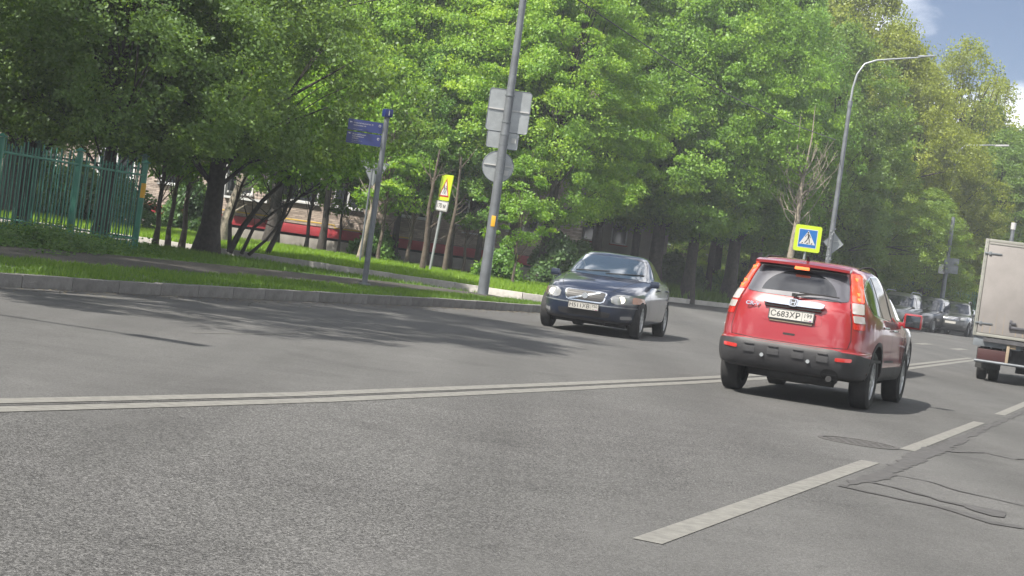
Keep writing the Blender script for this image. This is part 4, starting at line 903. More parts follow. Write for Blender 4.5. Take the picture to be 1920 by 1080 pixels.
# ------------------------------------------------------------------ vehicles
def pchip(xs, ys, xq):
    xs, ys = np.asarray(xs, float), np.asarray(ys, float); h = np.diff(xs); d = np.diff(ys) / h; m = np.zeros(len(xs))
    for i in range(1, len(xs) - 1):
        if d[i - 1] * d[i] > 0: w1, w2 = 2 * h[i] + h[i - 1], h[i] + 2 * h[i - 1]; m[i] = (w1 + w2) / (w1 / d[i - 1] + w2 / d[i])
    m[0], m[-1] = d[0], d[-1]; k = np.clip(np.searchsorted(xs, xq) - 1, 0, len(xs) - 2); t = (xq - xs[k]) / h[k]
    return (2 * t**3 - 3 * t**2 + 1) * ys[k] + (t**3 - 2 * t**2 + t) * h[k] * m[k] + (-2 * t**3 + 3 * t**2) * ys[k + 1] + (t**3 - t**2) * h[k] * m[k + 1]
def body_mesh(levels, m_body, m_arch, arches, nr=(6, 4), nf=(4.5, 3.2), mid=None, ringn=72, refine=4, linear=False, zpow=1., low=None):
    A = np.array(levels, float); n = len(A); tq = np.linspace(0, n - 1, (n - 1) * refine + 1)
    cols = [(np.interp(tq, np.arange(n), A[:, k]) if linear else pchip(np.arange(n), A[:, k], tq)) for k in range(5)]
    vs, fs = [], []; q = ringn // 4
    for i, t in enumerate(tq):
        zr, xr, zf, xf, wd = [c[i] for c in cols]; s_ = t / (n - 1); er = nr[0] + (nr[1] - nr[0]) * s_; ef = nf[0] + (nf[1] - nf[0]) * s_
        xm = (xr + xf) / 2
        def quarter(a, e):
            th = np.linspace(0, np.pi / 2, 400); px = a * np.abs(np.cos(th)) ** (2 / e); py = wd * np.sin(th) ** (2 / e); d = np.r_[0, np.cumsum(np.hypot(np.diff(px), np.diff(py)))]; u = np.linspace(0, d[-1], q + 1); return np.interp(u, d, px), np.interp(u, d, py)
        rx, ry = quarter(xm - xr, er); fx, fy = quarter(xf - xm, ef)
        half = [(xm - x, y) for x, y in zip(rx, ry)] + [(xm + x, y) for x, y in list(zip(fx, fy))[::-1][1:]]       # rear centre -> left side -> front centre
        ring = half + [(x, -y) for x, y in half[::-1][1:-1]]
        for x, y in ring: k = ((x - xr) / (xf - xr)) ** zpow; vs.append((x, y, zr + (zf - zr) * k))
    N = len(ring)
    for i in range(len(tq) - 1):
        for k in range(N): fs.append((i * N + k, (i + 1) * N + k, (i + 1) * N + (k + 1) % N, i * N + (k + 1) % N))
    fs.append(tuple(range(N))); fs.append(tuple(range((len(tq) - 1) * N + N - 1, (len(tq) - 1) * N - 1, -1)))
    me = bpy.data.meshes.new('body'); me.from_pydata(vs, [], fs); me.materials.append(m_body); me.materials.append(m_arch)
    bm = bmesh.new(); bm.from_mesh(me); bmesh.ops.recalc_face_normals(bm, faces=bm.faces); bm.to_mesh(me); bm.free()
    full = bmesh.new(); full.from_mesh(me); bvh = BVHTree.FromBMesh(full); full.free()
    if arches:
        cut = MB()
        for ax, r_, zc in arches:
            for sg in (1, -1): cut.lathe_y([(sg * .52, 0.001), (sg * .52, r_), (sg * 1.3, r_ * 1.01), (sg * 1.3, .001)], 48); n_ = 4 * 48; cut.v[-n_:] = [(x + ax, y, z + zc) for x, y, z in cut.v[-n_:]]
        cm = cut.mesh('cut'); co = bpy.data.objects.new('cut', cm); bo = bpy.data.objects.new('b', me); C.objects.link(co); C.objects.link(bo)
        md = bo.modifiers.new('b', 'BOOLEAN'); md.operation = 'DIFFERENCE'; md.object = co; md.solver = 'EXACT'
        bpy.context.view_layer.update(); me2 = bpy.data.meshes.new_from_object(bo.evaluated_get(bpy.context.evaluated_depsgraph_get()))
        for o in (co, bo): C.objects.unlink(o); bpy.data.objects.remove(o)
        me = me2; me.name = 'body'
        for p in me.polygons:
            c = p.center
            for ax, r_, zc in arches:
                if math.hypot(c.x - ax, c.z - zc) < r_ * 1.015 and (abs(math.hypot(c.x - ax, c.z - zc) - r_) < .02 and abs(p.normal.y) < .3 or abs(abs(c.y) - .52) < .01): p.material_index = 1
    bm = bmesh.new(); bm.from_mesh(me); sharpen(bm, 32); bm.to_mesh(me); bm.free()
    if low:
        me.materials.append(low[1])
        for p in me.polygons:
            if p.center.z < low[0] and p.material_index == 0: p.material_index = 2
    return me, bvh
AX = {'-x': (Vector((1, 0, 0)), lambda a, b: Vector((-6, a, b))), '+x': (Vector((-1, 0, 0)), lambda a, b: Vector((6, a, b))),
      '+y': (Vector((0, -1, 0)), lambda a, b: Vector((a, 3, b))), '-y': (Vector((0, 1, 0)), lambda a, b: Vector((a, -3, b))), '+z': (Vector((0, 0, -1)), lambda a, b: Vector((a, b, 4)))}
def smooth_poly(P, n=5, corner=None):
    """round an outline by Chaikin cutting, keeping its general shape"""
    for _ in range(n):
        Q = []
        for i in range(len(P)):
            a, b = P[i], P[(i + 1) % len(P)]; k = .12 if _ == 0 else .25
            Q += [(a[0] + (b[0] - a[0]) * k, a[1] + (b[1] - a[1]) * k), (a[0] + (b[0] - a[0]) * (1 - k), a[1] + (b[1] - a[1]) * (1 - k))]
        P = Q
    return P
def patch(name, poly, axis, bvh, m, parent, off=.004, res=.05, rnd=2):
    d, org = AX[axis]; P = smooth_poly(poly, rnd) if rnd else poly
    bm = bmesh.new(); bm.faces.new([bm.verts.new((a, b, 0)) for a, b in P]); lo = [min(p[k] for p in P) for k in (0, 1)]; hi = [max(p[k] for p in P) for k in (0, 1)]
    for k in (0, 1):
        c = math.floor(lo[k] / res) * res + res
        while c < hi[k]:
            bmesh.ops.bisect_plane(bm, geom=bm.verts[:] + bm.edges[:] + bm.faces[:], dist=1e-5, plane_co=(c if k == 0 else 0, c if k == 1 else 0, 0), plane_no=(1 if k == 0 else 0, 1 if k == 1 else 0, 0)); c += res
    bmesh.ops.triangulate(bm, faces=[f for f in bm.faces if len(f.verts) > 4])
    dead = []
    nn = {}
    for v in bm.verts:
        h, nrm, _, _ = bvh.ray_cast(org(v.co.x, v.co.y), d)
        if h is None: dead.append(v); continue
        v.co = h + nrm * off; nn[v] = nrm
    if dead: bmesh.ops.delete(bm, geom=dead, context='VERTS'); nn = {v: n for v, n in nn.items() if v.is_valid}
    for f in bm.faces:
        f.normal_update()
        if f.normal.dot(d) > 0: f.normal_flip()
    es = [e for e in bm.edges if e.is_boundary]; sk = bmesh.ops.extrude_edge_only(bm, edges=es)
    for v in [g_ for g_ in sk['geom'] if isinstance(g_, bmesh.types.BMVert)]: v.co += d * (off + .006)
    for f in bm.faces: f.smooth = True
    for e in es:
        if e.is_valid: e.smooth = False
    me = bpy.data.meshes.new(name); bm.to_mesh(me); bm.free(); me.materials.append(m); return link(name, me, None, parent)
def seam(name, pts, axis, bvh, m, parent, wd=.009, off=.0012):
    d, org = AX[axis]; P = [Vector(p) for p in pts]; Q = []
    for i in range(len(P) - 1):
        n = max(1, int((P[i + 1] - P[i]).length / .04)); Q += [P[i].lerp(P[i + 1], k / n) for k in range(n)]
    Q.append(P[-1]); vs, fs = [], []; okp = []
    for i, p in enumerate(Q):
        t = (Q[min(i + 1, len(Q) - 1)] - Q[max(i - 1, 0)]).normalized(); n_ = Vector((-t.y, t.x)); pr = []
        for sg in (1, -1):
            h, nr_, _, _ = bvh.ray_cast(org(*(p + n_ * sg * wd / 2)), d)
            if h is None: break
            pr.append(h + nr_ * off)
        if len(pr) == 2: vs += pr
    for i in range(len(vs) // 2 - 1): fs.append((2 * i, 2 * i + 1, 2 * i + 3, 2 * i + 2))
    me = bpy.data.meshes.new(name); me.from_pydata(vs, [], fs); me.materials.append(m); return link(name, me, None, parent)

_wm = {}
def wheel(parent, x, y, Rt, wd, Rr, spokes=5, front_yaw=0., key=''):
    k = (Rt, wd, Rr, spokes)
    if k not in _wm:
        h = wd / 2; b = MB(); b.lathe_y([(-h * .82, Rr), (-h, Rr + .03), (-h, Rt - .045), (-h * .8, Rt - .006), (-h * .5, Rt), (h * .5, Rt), (h * .8, Rt - .006), (h, Rt - .045), (h, Rr + .03), (h * .82, Rr)], 56)
        for s_ in (-.5, -.17, .17, .5): pass
        ty = b.mesh('tyre', M['rubber'], 40)
        me = ty
        b = MB(); b.lathe_y([(h * .80, Rr + .004), (h * .86, Rr + .002), (h * .86, Rr - .018), (h * .45, Rr - .035), (h * .1, Rr - .04)], 48); 
        for i in range(spokes):
            a = 2 * math.pi * i / spokes; rot = Matrix.Rotation(a, 3, 'Y'); c = rot @ Vector((0, h * .70, Rr * .55)); b.box(c, (Rr * (.34 if spokes < 6 else .2), .03, Rr * .86), rot, .72)
        b.lathe_y([(h * .74, Rr * .26), (h * .80, Rr * .2), (h * .80, .001)], 24); rm = b.mesh('rim', M['alloy'], 40, .0)
        b = MB(); b.lathe_y([(h * .30, Rr - .03), (h * .30, .001)], 32); b.lathe_y([(-h * .6, Rr - .01), (-h * .6, .001)], 24); dk = b.mesh('brake_disc', M['under'])
        _wm[k] = (ty, rm, dk)
    wv = bpy.data.objects.new('wheel', None); C.objects.link(wv); wv.parent = parent; wv.location = (x, y, Rt); wv.rotation_euler = (0, 0, (math.pi if y < 0 else 0) + front_yaw)
    for me in _wm[k]: o = bpy.data.objects.new(me.name.split('.')[0], me); C.objects.link(o); o.parent = wv
    return wv
def plate(parent, loc, right, up, s1, s2, w_=.52, h_=.112, frame='black'):
    o = MB().prism(rrect(w_, h_, .01), 0, .006).obj('number_plate', M['plate'], parent); place(o, loc, right, up); o['label'] = 'white number plate reading ' + s1 + ' ' + s2
    f = MB(); 
    for c, d in (((0, h_ / 2 - .003, .007), (w_ - .01, .004, .002)), ((0, -h_ / 2 + .003, .007), (w_ - .01, .004, .002)), ((-w_ / 2 + .003, 0, .007), (.004, h_ - .01, .002)), ((w_ / 2 - .003, 0, .007), (.004, h_ - .01, .002)), ((.125, 0, .007), (.004, h_ - .01, .002))): f.box(c, d)
    f.obj('plate_border', M[frame], o)
    t1 = link('lettering', text_mesh(s1, .095, .0006, M['black'], 'lettering', .98, .001), None, o); t1.location = (-.07, -.002, .0072); t2 = link('lettering', text_mesh(s2, .07, .0006, M['black'], 'lettering', .95, .0003), None, o); t2.location = (.19, .012, .0072)
    xs_ = [v.co.x for v in t1.data.vertices]; sc_ = .345 / (max(xs_) - min(xs_)); t1.scale = (sc_, 1, 1)
    b = link('lettering', text_mesh('RUS', .026, .0006, M['black']), None, o); b.location = (.175, -.038, .0072)
    for k, mm in enumerate(('white', 'sblue', 'sred')): MB().box((.225, -.032 - k * .006, .0075), (.032, .006, .001)).obj('flag_stripe', M[mm], o)
    fr = MB().box((0, 0, -.004), (w_ + .016, h_ + .02, .008)).obj('plate_holder', M['plastic'], o); return o
def mirror_fwd(px, py, base_az): return None
def vehicle(name, label, x, y, az_, scale=1.): # az_: heading, clockwise from +Y
    t = thing(name, label, 'car', (x, y, g(y)), math.pi / 2 - az_); t.scale = (scale,) * 3; return t
def wing_mirror(parent, m, x, y, z, face=-1, w_=.22, h_=.16):
    sg = 1 if y > 0 else -1; b = MB().box((0, sg * .02, 0), (.12, w_, h_)); o = b.obj('wing_mirror', m, parent, 50, .035); o.location = (x, y + sg * w_ / 2, z)
    MB().box((-.063, sg * .025, 0), (.006, w_ - .055, h_ - .05)).obj('mirror_glass', M['glass'], o, 40, .002)
    MB().box((.0, -sg * w_ * .55, -.05), (.06, .12, .05)).obj('mirror_arm', m, o, 40, .012); return o
def handle(parent, x, sg, z, bvh, m):
    h, n_, _, _ = bvh.ray_cast(Vector((x, sg * 3, z)), Vector((0, -sg, 0)))
    b = MB().tube([(-.09, 0, 0), (-.07, sg * .035, 0), (.07, sg * .035, 0), (.09, 0, 0)], [.012, .014, .014, .012], 8); o = b.obj('door_handle', m, parent, 60); o.location = h; return o

# ---- red crossover, seen from behind
suv_levels = [(.33, -2.06, .30, 2.08, .80), (.36, -2.16, .33, 2.19, .865), (.44, -2.225, .42, 2.25, .895), (.56, -2.262, .55, 2.262, .905), (.655, -2.258, .66, 2.262, .905), (.668, -2.225, .68, 2.255, .905),
              (.80, -2.205, .80, 2.235, .908), (.92, -2.185, .86, 2.20, .905), (1.02, -2.165, .93, 2.05, .895), (1.11, -2.14, 1.00, 1.62, .875), (1.17, -2.11, 1.06, 1.22, .848), (1.28, -2.04, 1.24, .93, .79),
              (1.42, -1.95, 1.42, .60, .728), (1.54, -1.865, 1.54, .30, .668), (1.60, -1.83, 1.61, .05, .62), (1.645, -1.72, 1.655, -.15, .53), (1.668, -1.45, 1.675, -.40, .38), (1.676, -1.2, 1.68, -.7, .18)]
a_, b_ = Vector(G(1373, 729)), Vector(G(1612, 766)); rc = (a_ + b_) / 2; saz = R(20.3)
hd_ = Vector((math.sin(saz), math.cos(saz))); cc_ = rc + hd_ * 1.27
suv = vehicle('red_crossover', 'red crossover with lit tail lamps seen from behind, nearest car in the picture', cc_.x, cc_.y, saz, 1.015)
me, bv = body_mesh(suv_levels, M['red'], M['under'], [(-1.27, .405, .355), (1.35, .405, .355)], nr=(7.5, 3.6), nf=(4.2, 3.4), low=(.395, M['plastic'])); link('body', me, None, suv)
for x in (-1.27, 1.35):
    for sg in (1, -1): wheel(suv, x, sg * .775, .345, .235, .225, 7)
P_ = lambda *a, **k: patch(*a, **k)
# rear glass, spoiler, lamps
P_('rear_window', [(-.60, 1.225), (-.565, 1.40), (-.50, 1.565), (.50, 1.565), (.565, 1.40), (.60, 1.225), (.40, 1.21), (-.40, 1.21)], '-x', bv, M['dusty_glass'], suv, off=.006)
b = MB(); b.v = []; ny = 17
for i in range(ny):
    y = -.555 + 1.11 * i / (ny - 1); k = 1 - (abs(y) / .60) ** 3 * .5; xb = -1.93 - .035 * k; zb = 1.60 + .012 * (1 - (y / .56) ** 2)
    b.v += [(-1.78, y, zb + .022), (xb, y, zb - .005), (xb + .004, y, zb - .035), (-1.84, y, zb - .052)]
for i in range(ny - 1):
    for k in range(3): b.f.append((i * 4 + k, i * 4 + k + 1, i * 4 + k + 5, i * 4 + k + 4))
b.f += [(0, 1, 2, 3), tuple((ny - 1) * 4 + k for k in (3, 2, 1, 0))]
b.obj('roof_spoiler', M['red'], suv, 50)
MB().box((-1.895, 0, 1.545), (.10, 1.02, .006)).obj('spoiler_underside', M['seam'], suv)
o = MB().box((-1.955, 0, 1.553), (.03, .17, .035)).obj('third_brake_light', M['lamp_hot'], suv, 40, .004)
for sg in (1, -1):
    s_ = sg
    def PL(nm, zz, mm, w0=0., off=.012):
        out = []
        for z in zz:
            hw = np.interp(z, [.9, 1.0, 1.21, 1.4, 1.57], [.705, .69, .625, .575, .515]); out.append((s_ * (hw - w0), z))
        for z in reversed(zz):
            hw = np.interp(z, [.9, 1.0, 1.21, 1.4, 1.57], [.815, .80, .745, .685, .622]); out.append((s_ * hw, z))
        return P_(nm, out, '-x', bv, mm, suv, off=off, rnd=1)
    base = PL('tail_lamp', [.93, 1.0, 1.1, 1.21, 1.4, 1.575], M['lamp_red'], 0, .008); base['label'] = 'tail lamp in three stages'
    def SUB(nm, zz, mm, off=.013):
        o = PL(nm, zz, mm, -.006, off); o.parent = base; return o
    SUB('lit_lens', [1.235, 1.32, 1.45, 1.56], M['lamp_lit']); SUB('clear_lens', [1.105, 1.16, 1.225], M['lamp_white']); SUB('clear_lens', [1.005, 1.04, 1.085], M['lamp_white'])
    for zc in (1.27, 1.33, 1.50):
        h, n_, _, _ = bv.ray_cast(Vector((-6, s_ * np.interp(zc, [1.21, 1.57], [.70, .57]), zc)), Vector((1, 0, 0))); q = MB().box((0, 0, 0), (.012, .045, .035)).obj('lamp_core', M['lamp_hot'], base, 40, .003); q.location = h + n_ * .012
    P_('reflector', [(s_ * .57, .545), (s_ * .57, .585), (s_ * .74, .592), (s_ * .735, .552)], '-x', bv, M['lamp_red'], suv, off=.020, rnd=1)
# tailgate seams, chrome bar, emblem, lettering, recess
seam('tailgate_seam', [(.62, 1.22), (.675, 1.0), (.70, .80), (.68, .70), (.4, .682), (-.4, .682), (-.68, .70), (-.70, .80), (-.675, 1.0), (-.62, 1.22)], '-x', bv, M['seam'], suv, .008)
o = P_('plate_recess', [(-.36, .925), (-.33, 1.06), (.33, 1.06), (.36, .925), (.30, .905), (-.30, .905)], '-x', bv, M['red'], suv, off=.003, rnd=2)
b = MB().prism(smooth_poly([(-.37, .03), (-.345, -.03), (.345, -.03), (.37, .03), (.30, .045), (-.30, .045)], 2), 0, .04); o = b.obj('chrome_bar', M['chrome'], suv, 50); place(o, (-2.158, 0, 1.13), (0, -1, 0), (.22, 0, 1))
MB().box((-2.165, 0, 1.085), (.05, .66, .02)).obj('bar_shadow_gap', M['seam'], suv)
em = MB().prism(smooth_poly([(-.055, .047), (-.042, -.045), (.042, -.045), (.055, .047)], 2), 0, .014).obj('emblem', M['chrome'], suv, 40); place(em, (-2.195, 0, 1.142), (0, -1, 0), (.22, 0, 1))
b = MB().prism(smooth_poly([(-.045, .038), (-.034, -.036), (.034, -.036), (.045, .038)], 2), .014, .0145); q = b.obj('emblem_field', M['plastic'], em)
b = MB(); b.box((-.024, 0, .017), (.010, .062, .006), Matrix.Rotation(R(10), 3, 'Z')).box((.024, 0, .017), (.010, .062, .006), Matrix.Rotation(R(-10), 3, 'Z')).box((0, 0, .017), (.044, .010, .006)); b.obj('emblem_letter', M['chrome'], em)
o = link('model_lettering', text_mesh('CR-V', .062, .004, M['chrome'], 'model_lettering', 1.18, .002), None, suv); place(o, (-2.172, .475, 1.075), (0, -1, 0), (.2, 0, 1))
plate(suv, (-2.205, .0, .995), (0, -1, 0), (.14, 0, 1), 'С683ХР', '199')
MB().box((-2.19, 0, .918), (.03, .5, .02)).obj('plate_holder_lip', M['tan'], suv, 40, .004)
P_('gate_handle_recess', [(-.07, .765), (-.07, .79), (.07, .79), (.07, .765)], '-x', bv, M['seam'], suv, off=.002, rnd=1)
# wiper
b = MB(); b.tube([(-2.135, .0, 1.235), (-2.12, -.16, 1.262), (-2.095, -.36, 1.275)], [.014, .010, .006], 6).tube([(-2.12, -.04, 1.272), (-2.085, -.50, 1.268)], .008, 5).box((-2.125, .01, 1.235), (.03, .06, .04)); b.obj('rear_wiper', M['seam'], suv, 50)
b = MB(); ar = [(-.02 + .44 * math.cos(R(a)), 1.235 + .29 * math.sin(R(a))) for a in range(4, 176, 8)]
M['wipe'] = mat('wiped_glass', (.010, .011, .014), .035, spec=.9)
P_('wiped_arc', ar, '-x', bv, M['wipe'], suv, off=.0072, rnd=0)
# grey plastic lower bumper and side cladding
low = [(-.80, .40), (-.905, .47), (-.905, .60), (-.80, .645), (-.5, .662), (.5, .662), (.80, .645), (.905, .60), (.905, .47), (.80, .40), (.5, .385), (-.5, .385)]
bp = P_('rear_bumper', low, '-x', bv, M['plastic'], suv, off=.010, rnd=1, res=.04)
for y in (.43, .145, -.145, -.43):
    o = MB().box((0, 0, 0), (.005, .14, .09), taper=.9).obj('bumper_rib', M['plastic'], bp, 50, .02); h, n_, _, _ = bv.ray_cast(Vector((-6, y, .56)), Vector((1, 0, 0))); o.location = h - Vector((.012, 0, 0))
    o = MB().box((0, 0, 0), (.022, .12, .020)).obj('bumper_rib_top', M['plastic'], bp, 50, .01); o.location = h + Vector((-.018, 0, .052))
for y in (.27, -.27):
    o = MB().tube([(-.022, 0, 0), (.02, 0, 0)], .022, 14).obj('parking_sensor', M['metal_light'], bp, 50); h, _n, _, _ = bv.ray_cast(Vector((-6, y, .50)), Vector((1, 0, 0))); o.location = h
for sg, ax in ((1, '+y'), (-1, '-y')):
    r0 = .405
    def arc(xc, a0, a1, rr, n=14): return [(xc + rr * math.cos(R(a0 + (a1 - a0) * k / n)), .355 + rr * math.sin(R(a0 + (a1 - a0) * k / n))) for k in range(n + 1)]
    for xc in (-1.27, 1.35):
        o = P_('wheel_arch_trim', arc(xc, -4, 184, r0 + .006) + arc(xc, 184, -4, r0 + .052), ax, bv, M['plastic'], suv, off=.008, rnd=0, res=.06)
    P_('sill_cladding', [(-.84, .335), (-.84, .50), (.92, .50), (.92, .335)], ax, bv, M['plastic'], suv, off=.009, rnd=0)
    P_('bumper_side', [(-2.25, .37), (-2.25, .63), (-2.06, .60), (-1.78, .44), (-1.70, .37)], ax, bv, M['plastic'], suv, off=.009, rnd=1)
    P_('bumper_side', [(2.2, .34), (2.2, .55), (1.98, .52), (1.80, .40), (1.80, .34)], ax, bv, M['plastic'], suv, off=.009, rnd=1)
    # side glass: arched rear quarter + door windows, chrome line
    win = [(-1.58, 1.13), (-1.66, 1.24), (-1.62, 1.38), (-1.42, 1.495), (-1.05, 1.555), (-.5, 1.575), (-.05, 1.54), (.35, 1.42), (.72, 1.22), (.86, 1.085), (.3, 1.06), (-.5, 1.075), (-1.1, 1.10)]
    P_('window_trim', [(x * 1.006 + (.012 if x > 0 else -.015), z + (.018 if z > 1.3 else -.018)) for x, z in win], ax, bv, M['chrome'], suv, off=.004, rnd=2)
    P_('side_window', win, ax, bv, M['glass_olive'], suv, off=.008, rnd=2)
    P_('window_pillar', [(-.32, 1.075), (-.36, 1.57), (-.27, 1.57), (-.21, 1.075)], ax, bv, M['seam'], suv, off=.0095, rnd=0)
    P_('window_pillar', [(-1.07, 1.10), (-1.13, 1.55), (-1.09, 1.553), (-1.02, 1.10)], ax, bv, M['seam'], suv, off=.0095, rnd=0)
    seam('door_seam', [(-1.10, 1.10), (-1.05, .80), (-.85, .66), (-.80, .50)], ax, bv, M['seam'], suv); seam('door_seam', [(-.26, 1.06), (-.25, .50)], ax, bv, M['seam'], suv); seam('door_seam', [(.88, 1.06), (.90, .50)], ax, bv, M['seam'], suv)
    handle(suv, -.88, sg, .985, bv, M['chrome']); handle(suv, .0 - .14, sg, .955, bv, M['chrome'])
    wing_mirror(suv, M['red'], .72, sg * .86, 1.10, w_=.24, h_=.20)
    b = MB().tube([(-1.55, sg * .56, 1.60), (-1.2, sg * .575, 1.665), (-.6, sg * .58, 1.685), (-.1, sg * .56, 1.655), (.15, sg * .55, 1.60)], .012, 6); b.obj('roof_rail', M['seam'], suv, 60)
# exhaust, silencer, underbody
b = MB().tube([(-1.7, -.5, .30), (-2.2, -.52, .335)], [.045, .045], 20, cap=False); b.obj('exhaust_pipe', M['chrome'], suv, 50)
MB().tube([(-2.19, -.52, .334), (-2.195, -.52, .3345)], .036, 20).obj('exhaust_mouth', M['seam'], suv)
P_('exhaust_cutout', [(-.52 + .10 * math.cos(k * .449), .385 + .07 * math.sin(k * .449)) for k in range(14)], '-x', bv, M['under'], suv, off=.0125, rnd=0)
MB().tube([(-1.95, -.55, .33), (-1.95, .2, .33)], .10, 12).box((-1.27, 0, .34), (.12, 1.3, .10)).box((-.3, 0, .27), (3.2, .5, .10)).box((-1.6, .25, .30), (.5, .5, .12)).box((1.4, 0, .28), (.7, 1.2, .12)).obj('underbody', M['under'], suv, 40, .01)
P_('windscreen', [(-.70, 1.10), (-.60, 1.50), (.60, 1.50), (.70, 1.10)], '+x', bv, M['glass'], suv, off=.005)
MB().tube([(-1.65, .0, 1.66), (-1.70, 0, 1.71)], [.02, .008], 8).obj('roof_aerial', M['seam'], suv, 50)

# ---- generic front-facing car
def front_car(name, label, x, y, az_, paint, lv, L_, wb, W, Rt, style, scale=1., plate_txt=None, glass='glass', hero=False, arch=.03, spokes=7):
    t = vehicle(name, label, x, y, az_, scale); xa, xb = wb
    me, bv = body_mesh(lv, M[paint], M['under'], [(xa, Rt + arch, Rt), (xb, Rt + arch, Rt)], nr=(5, 3.6), nf=style.get('nf', (4.2, 3.2))); link('body', me, None, t)
    for xx in wb:
        for sg in (1, -1): wheel(t, xx, sg * (W / 2 - .125), Rt, .205, Rt * .64, spokes)
    zb, zt = style['belt'], style['top']; xw0, xw1 = style['ws']         # windscreen base/top x not needed for projection from the front
    hwb, hwt = style['hw']
    patch('windscreen_seal', [(-hwb - .02, style['wz'][0] - .015), (-hwt - .03, style['wz'][1] + .02), (hwt + .03, style['wz'][1] + .02), (hwb + .02, style['wz'][0] - .015)], '+x', bv, M['seam'], t, off=.003, rnd=2)
    patch('windscreen', [(-hwb, style['wz'][0]), (-hwb * .5, style['wz'][0] - .012), (hwb * .5, style['wz'][0] - .012), (hwb, style['wz'][0]), (hwt, style['wz'][1]), (0, style['wz'][1] + .02), (-hwt, style['wz'][1])], '+x', bv, M[glass], t, off=.006, rnd=2)
    for sg, ax in ((1, '+y'), (-1, '-y')):
        patch('side_window', style['side'], ax, bv, M[glass if not hero else 'glass'], t, off=.005, rnd=2)
        for px0, px1 in style['pillars']: patch('window_pillar', [(px0 - .04, zb), (px1 - .04, zt), (px1 + .04, zt), (px0 + .04, zb)], ax, bv, M['seam'], t, off=.0065, rnd=0)
        for pts in style['doors']: seam('door_seam', pts, ax, bv, M['seam'], t)
        for hx_ in style['handles']: handle(t, hx_, sg, style['hz'], bv, M[paint])
        wing_mirror(t, M[paint], style['mir'][0], sg * style['mir'][1], style['mir'][2] - .04, w_=.17, h_=.12)
    return t, bv
sed_side = [(-1.38, 1.03), (-1.30, 1.16), (-1.0, 1.30), (-.6, 1.365), (-.1, 1.36), (.28, 1.27), (.62, 1.12), (.86, .985), (.2, .965), (-.8, .985)]
sed = dict(belt=.98, top=1.36, ws=(0, 0), wz=(1.005, 1.345), hw=(.70, .56), side=sed_side, pillars=[(-.18, -.26)], doors=[[(.86, .95), (.88, .70), (.80, .35)], [(-.20, .96), (-.20, .34)], [(-1.08, 1.0), (-1.0, .75), (-.85, .5)]], handles=[-.02, -.95], hz=.86, mir=(.66, .80, 1.0), nf=(3.6, 3.0))
volvo_lv = [(.23, -2.08, .21, 2.08, .78), (.26, -2.18, .235, 2.19, .845), (.36, -2.26, .34, 2.265, .885), (.50, -2.285, .48, 2.285, .897), (.60, -2.28, .585, 2.28, .90), (.70, -2.26, .665, 2.25, .90), (.82, -2.22, .725, 2.20, .893), (.93, -2.14, .785, 2.08, .875),
            (.99, -1.98, .86, 1.80, .848), (1.025, -1.72, .93, 1.40, .80), (1.06, -1.56, .99, 1.06, .752), (1.15, -1.38, 1.12, .78, .70), (1.26, -1.16, 1.25, .48, .645), (1.35, -.93, 1.345, .20, .585), (1.40, -.72, 1.40, .0, .52), (1.425, -.55, 1.425, -.15, .42), (1.432, -.48, 1.432, -.2, .2)]
a_, b_ = Vector(G(1027, 612)), Vector(G(1190, 634)); fc = (a_ + b_) / 2; vaz = R(13.5); back = Vector((math.sin(vaz), math.cos(vaz))); vc = fc + back * 1.36
vol, bv = front_car('dark_blue_saloon', 'dark blue saloon with lit headlamps coming round the junction kerb', vc.x, vc.y, vaz + math.pi, 'navy', volvo_lv, 4.58, (-1.355, 1.36), 1.80, .325, sed, 1.07, None, 'glass_blue', True)
# grille: chrome frame, slats, diagonal bar
gr = patch('grille', [(-.36, .70), (-.33, .56), (-.27, .53), (.27, .53), (.33, .56), (.36, .70), (.32, .725), (-.32, .725)], '+x', bv, M['chrome'], vol, off=.012, rnd=1)
gi = patch('grille_mesh', [(-.335, .695), (-.31, .57), (-.26, .55), (.26, .55), (.31, .57), (.335, .695), (.30, .705), (-.30, .705)], '+x', bv, M['grille'], gr, off=.016, rnd=1)
for k in range(4): seam('grille_slat', [(-.30, .575 + k * .033), (.30, .575 + k * .033)], '+x', bv, M['plastic'], gr, .009, .020)
seam('diagonal_bar', [(-.27, .555), (.25, .70)], '+x', bv, M['chrome'], gr, .026, .024)
em = MB().tube([(-.01, 0, 0), (.012, 0, 0)], .05, 20).obj('emblem', M['chrome'], gr, 50); h, n_, _, _ = bv.ray_cast(Vector((6, 0, .635)), Vector((-1, 0, 0))); em.location = h + Vector((.022, 0, 0))
for sg in (1, -1):
    P1 = lambda L_: [(sg * a, c) for a, c in L_]
    hl = patch('headlamp', P1([(.44, .575), (.43, .66), (.52, .715), (.68, .725), (.80, .70), (.83, .60), (.70, .565), (.52, .55)]), '+x', bv, M['head'], vol, off=.010, rnd=1)
    patch('indicator_lens', P1([(.74, .585), (.735, .70), (.85, .69), (.865, .60)]), '+x', bv, M['indic'], hl, off=.016, rnd=1)
    h, n_, _, _ = bv.ray_cast(Vector((6, sg * .60, .635)), Vector((-1, 0, 0))); b = MB().tube([(-.01, 0, 0), (.018, 0, 0)], .06, 20).obj('lit_bulb', M['head_lit'], hl, 50); b.location = h + Vector((.012, 0, 0))
    patch('fog_lamp', P1([(.60, .305), (.60, .36), (.74, .375), (.76, .32)]), '+x', bv, M['head'], vol, off=.010, rnd=1)
    seam('bonnet_seam', P1([(.40, .735), (.47, .80), (.60, .93), (.66, .99)]), '+x', bv, M['seam'], vol, .008)
patch('lower_intake', [(-.42, .30), (-.46, .40), (.46, .40), (.42, .30)], '+x', bv, M['grille'], vol, off=.004, rnd=1)
patch('front_lip', [(-.80, .225), (-.84, .262), (.84, .262), (.80, .225)], '+x', bv, M['plastic'], vol, off=.012, rnd=0)
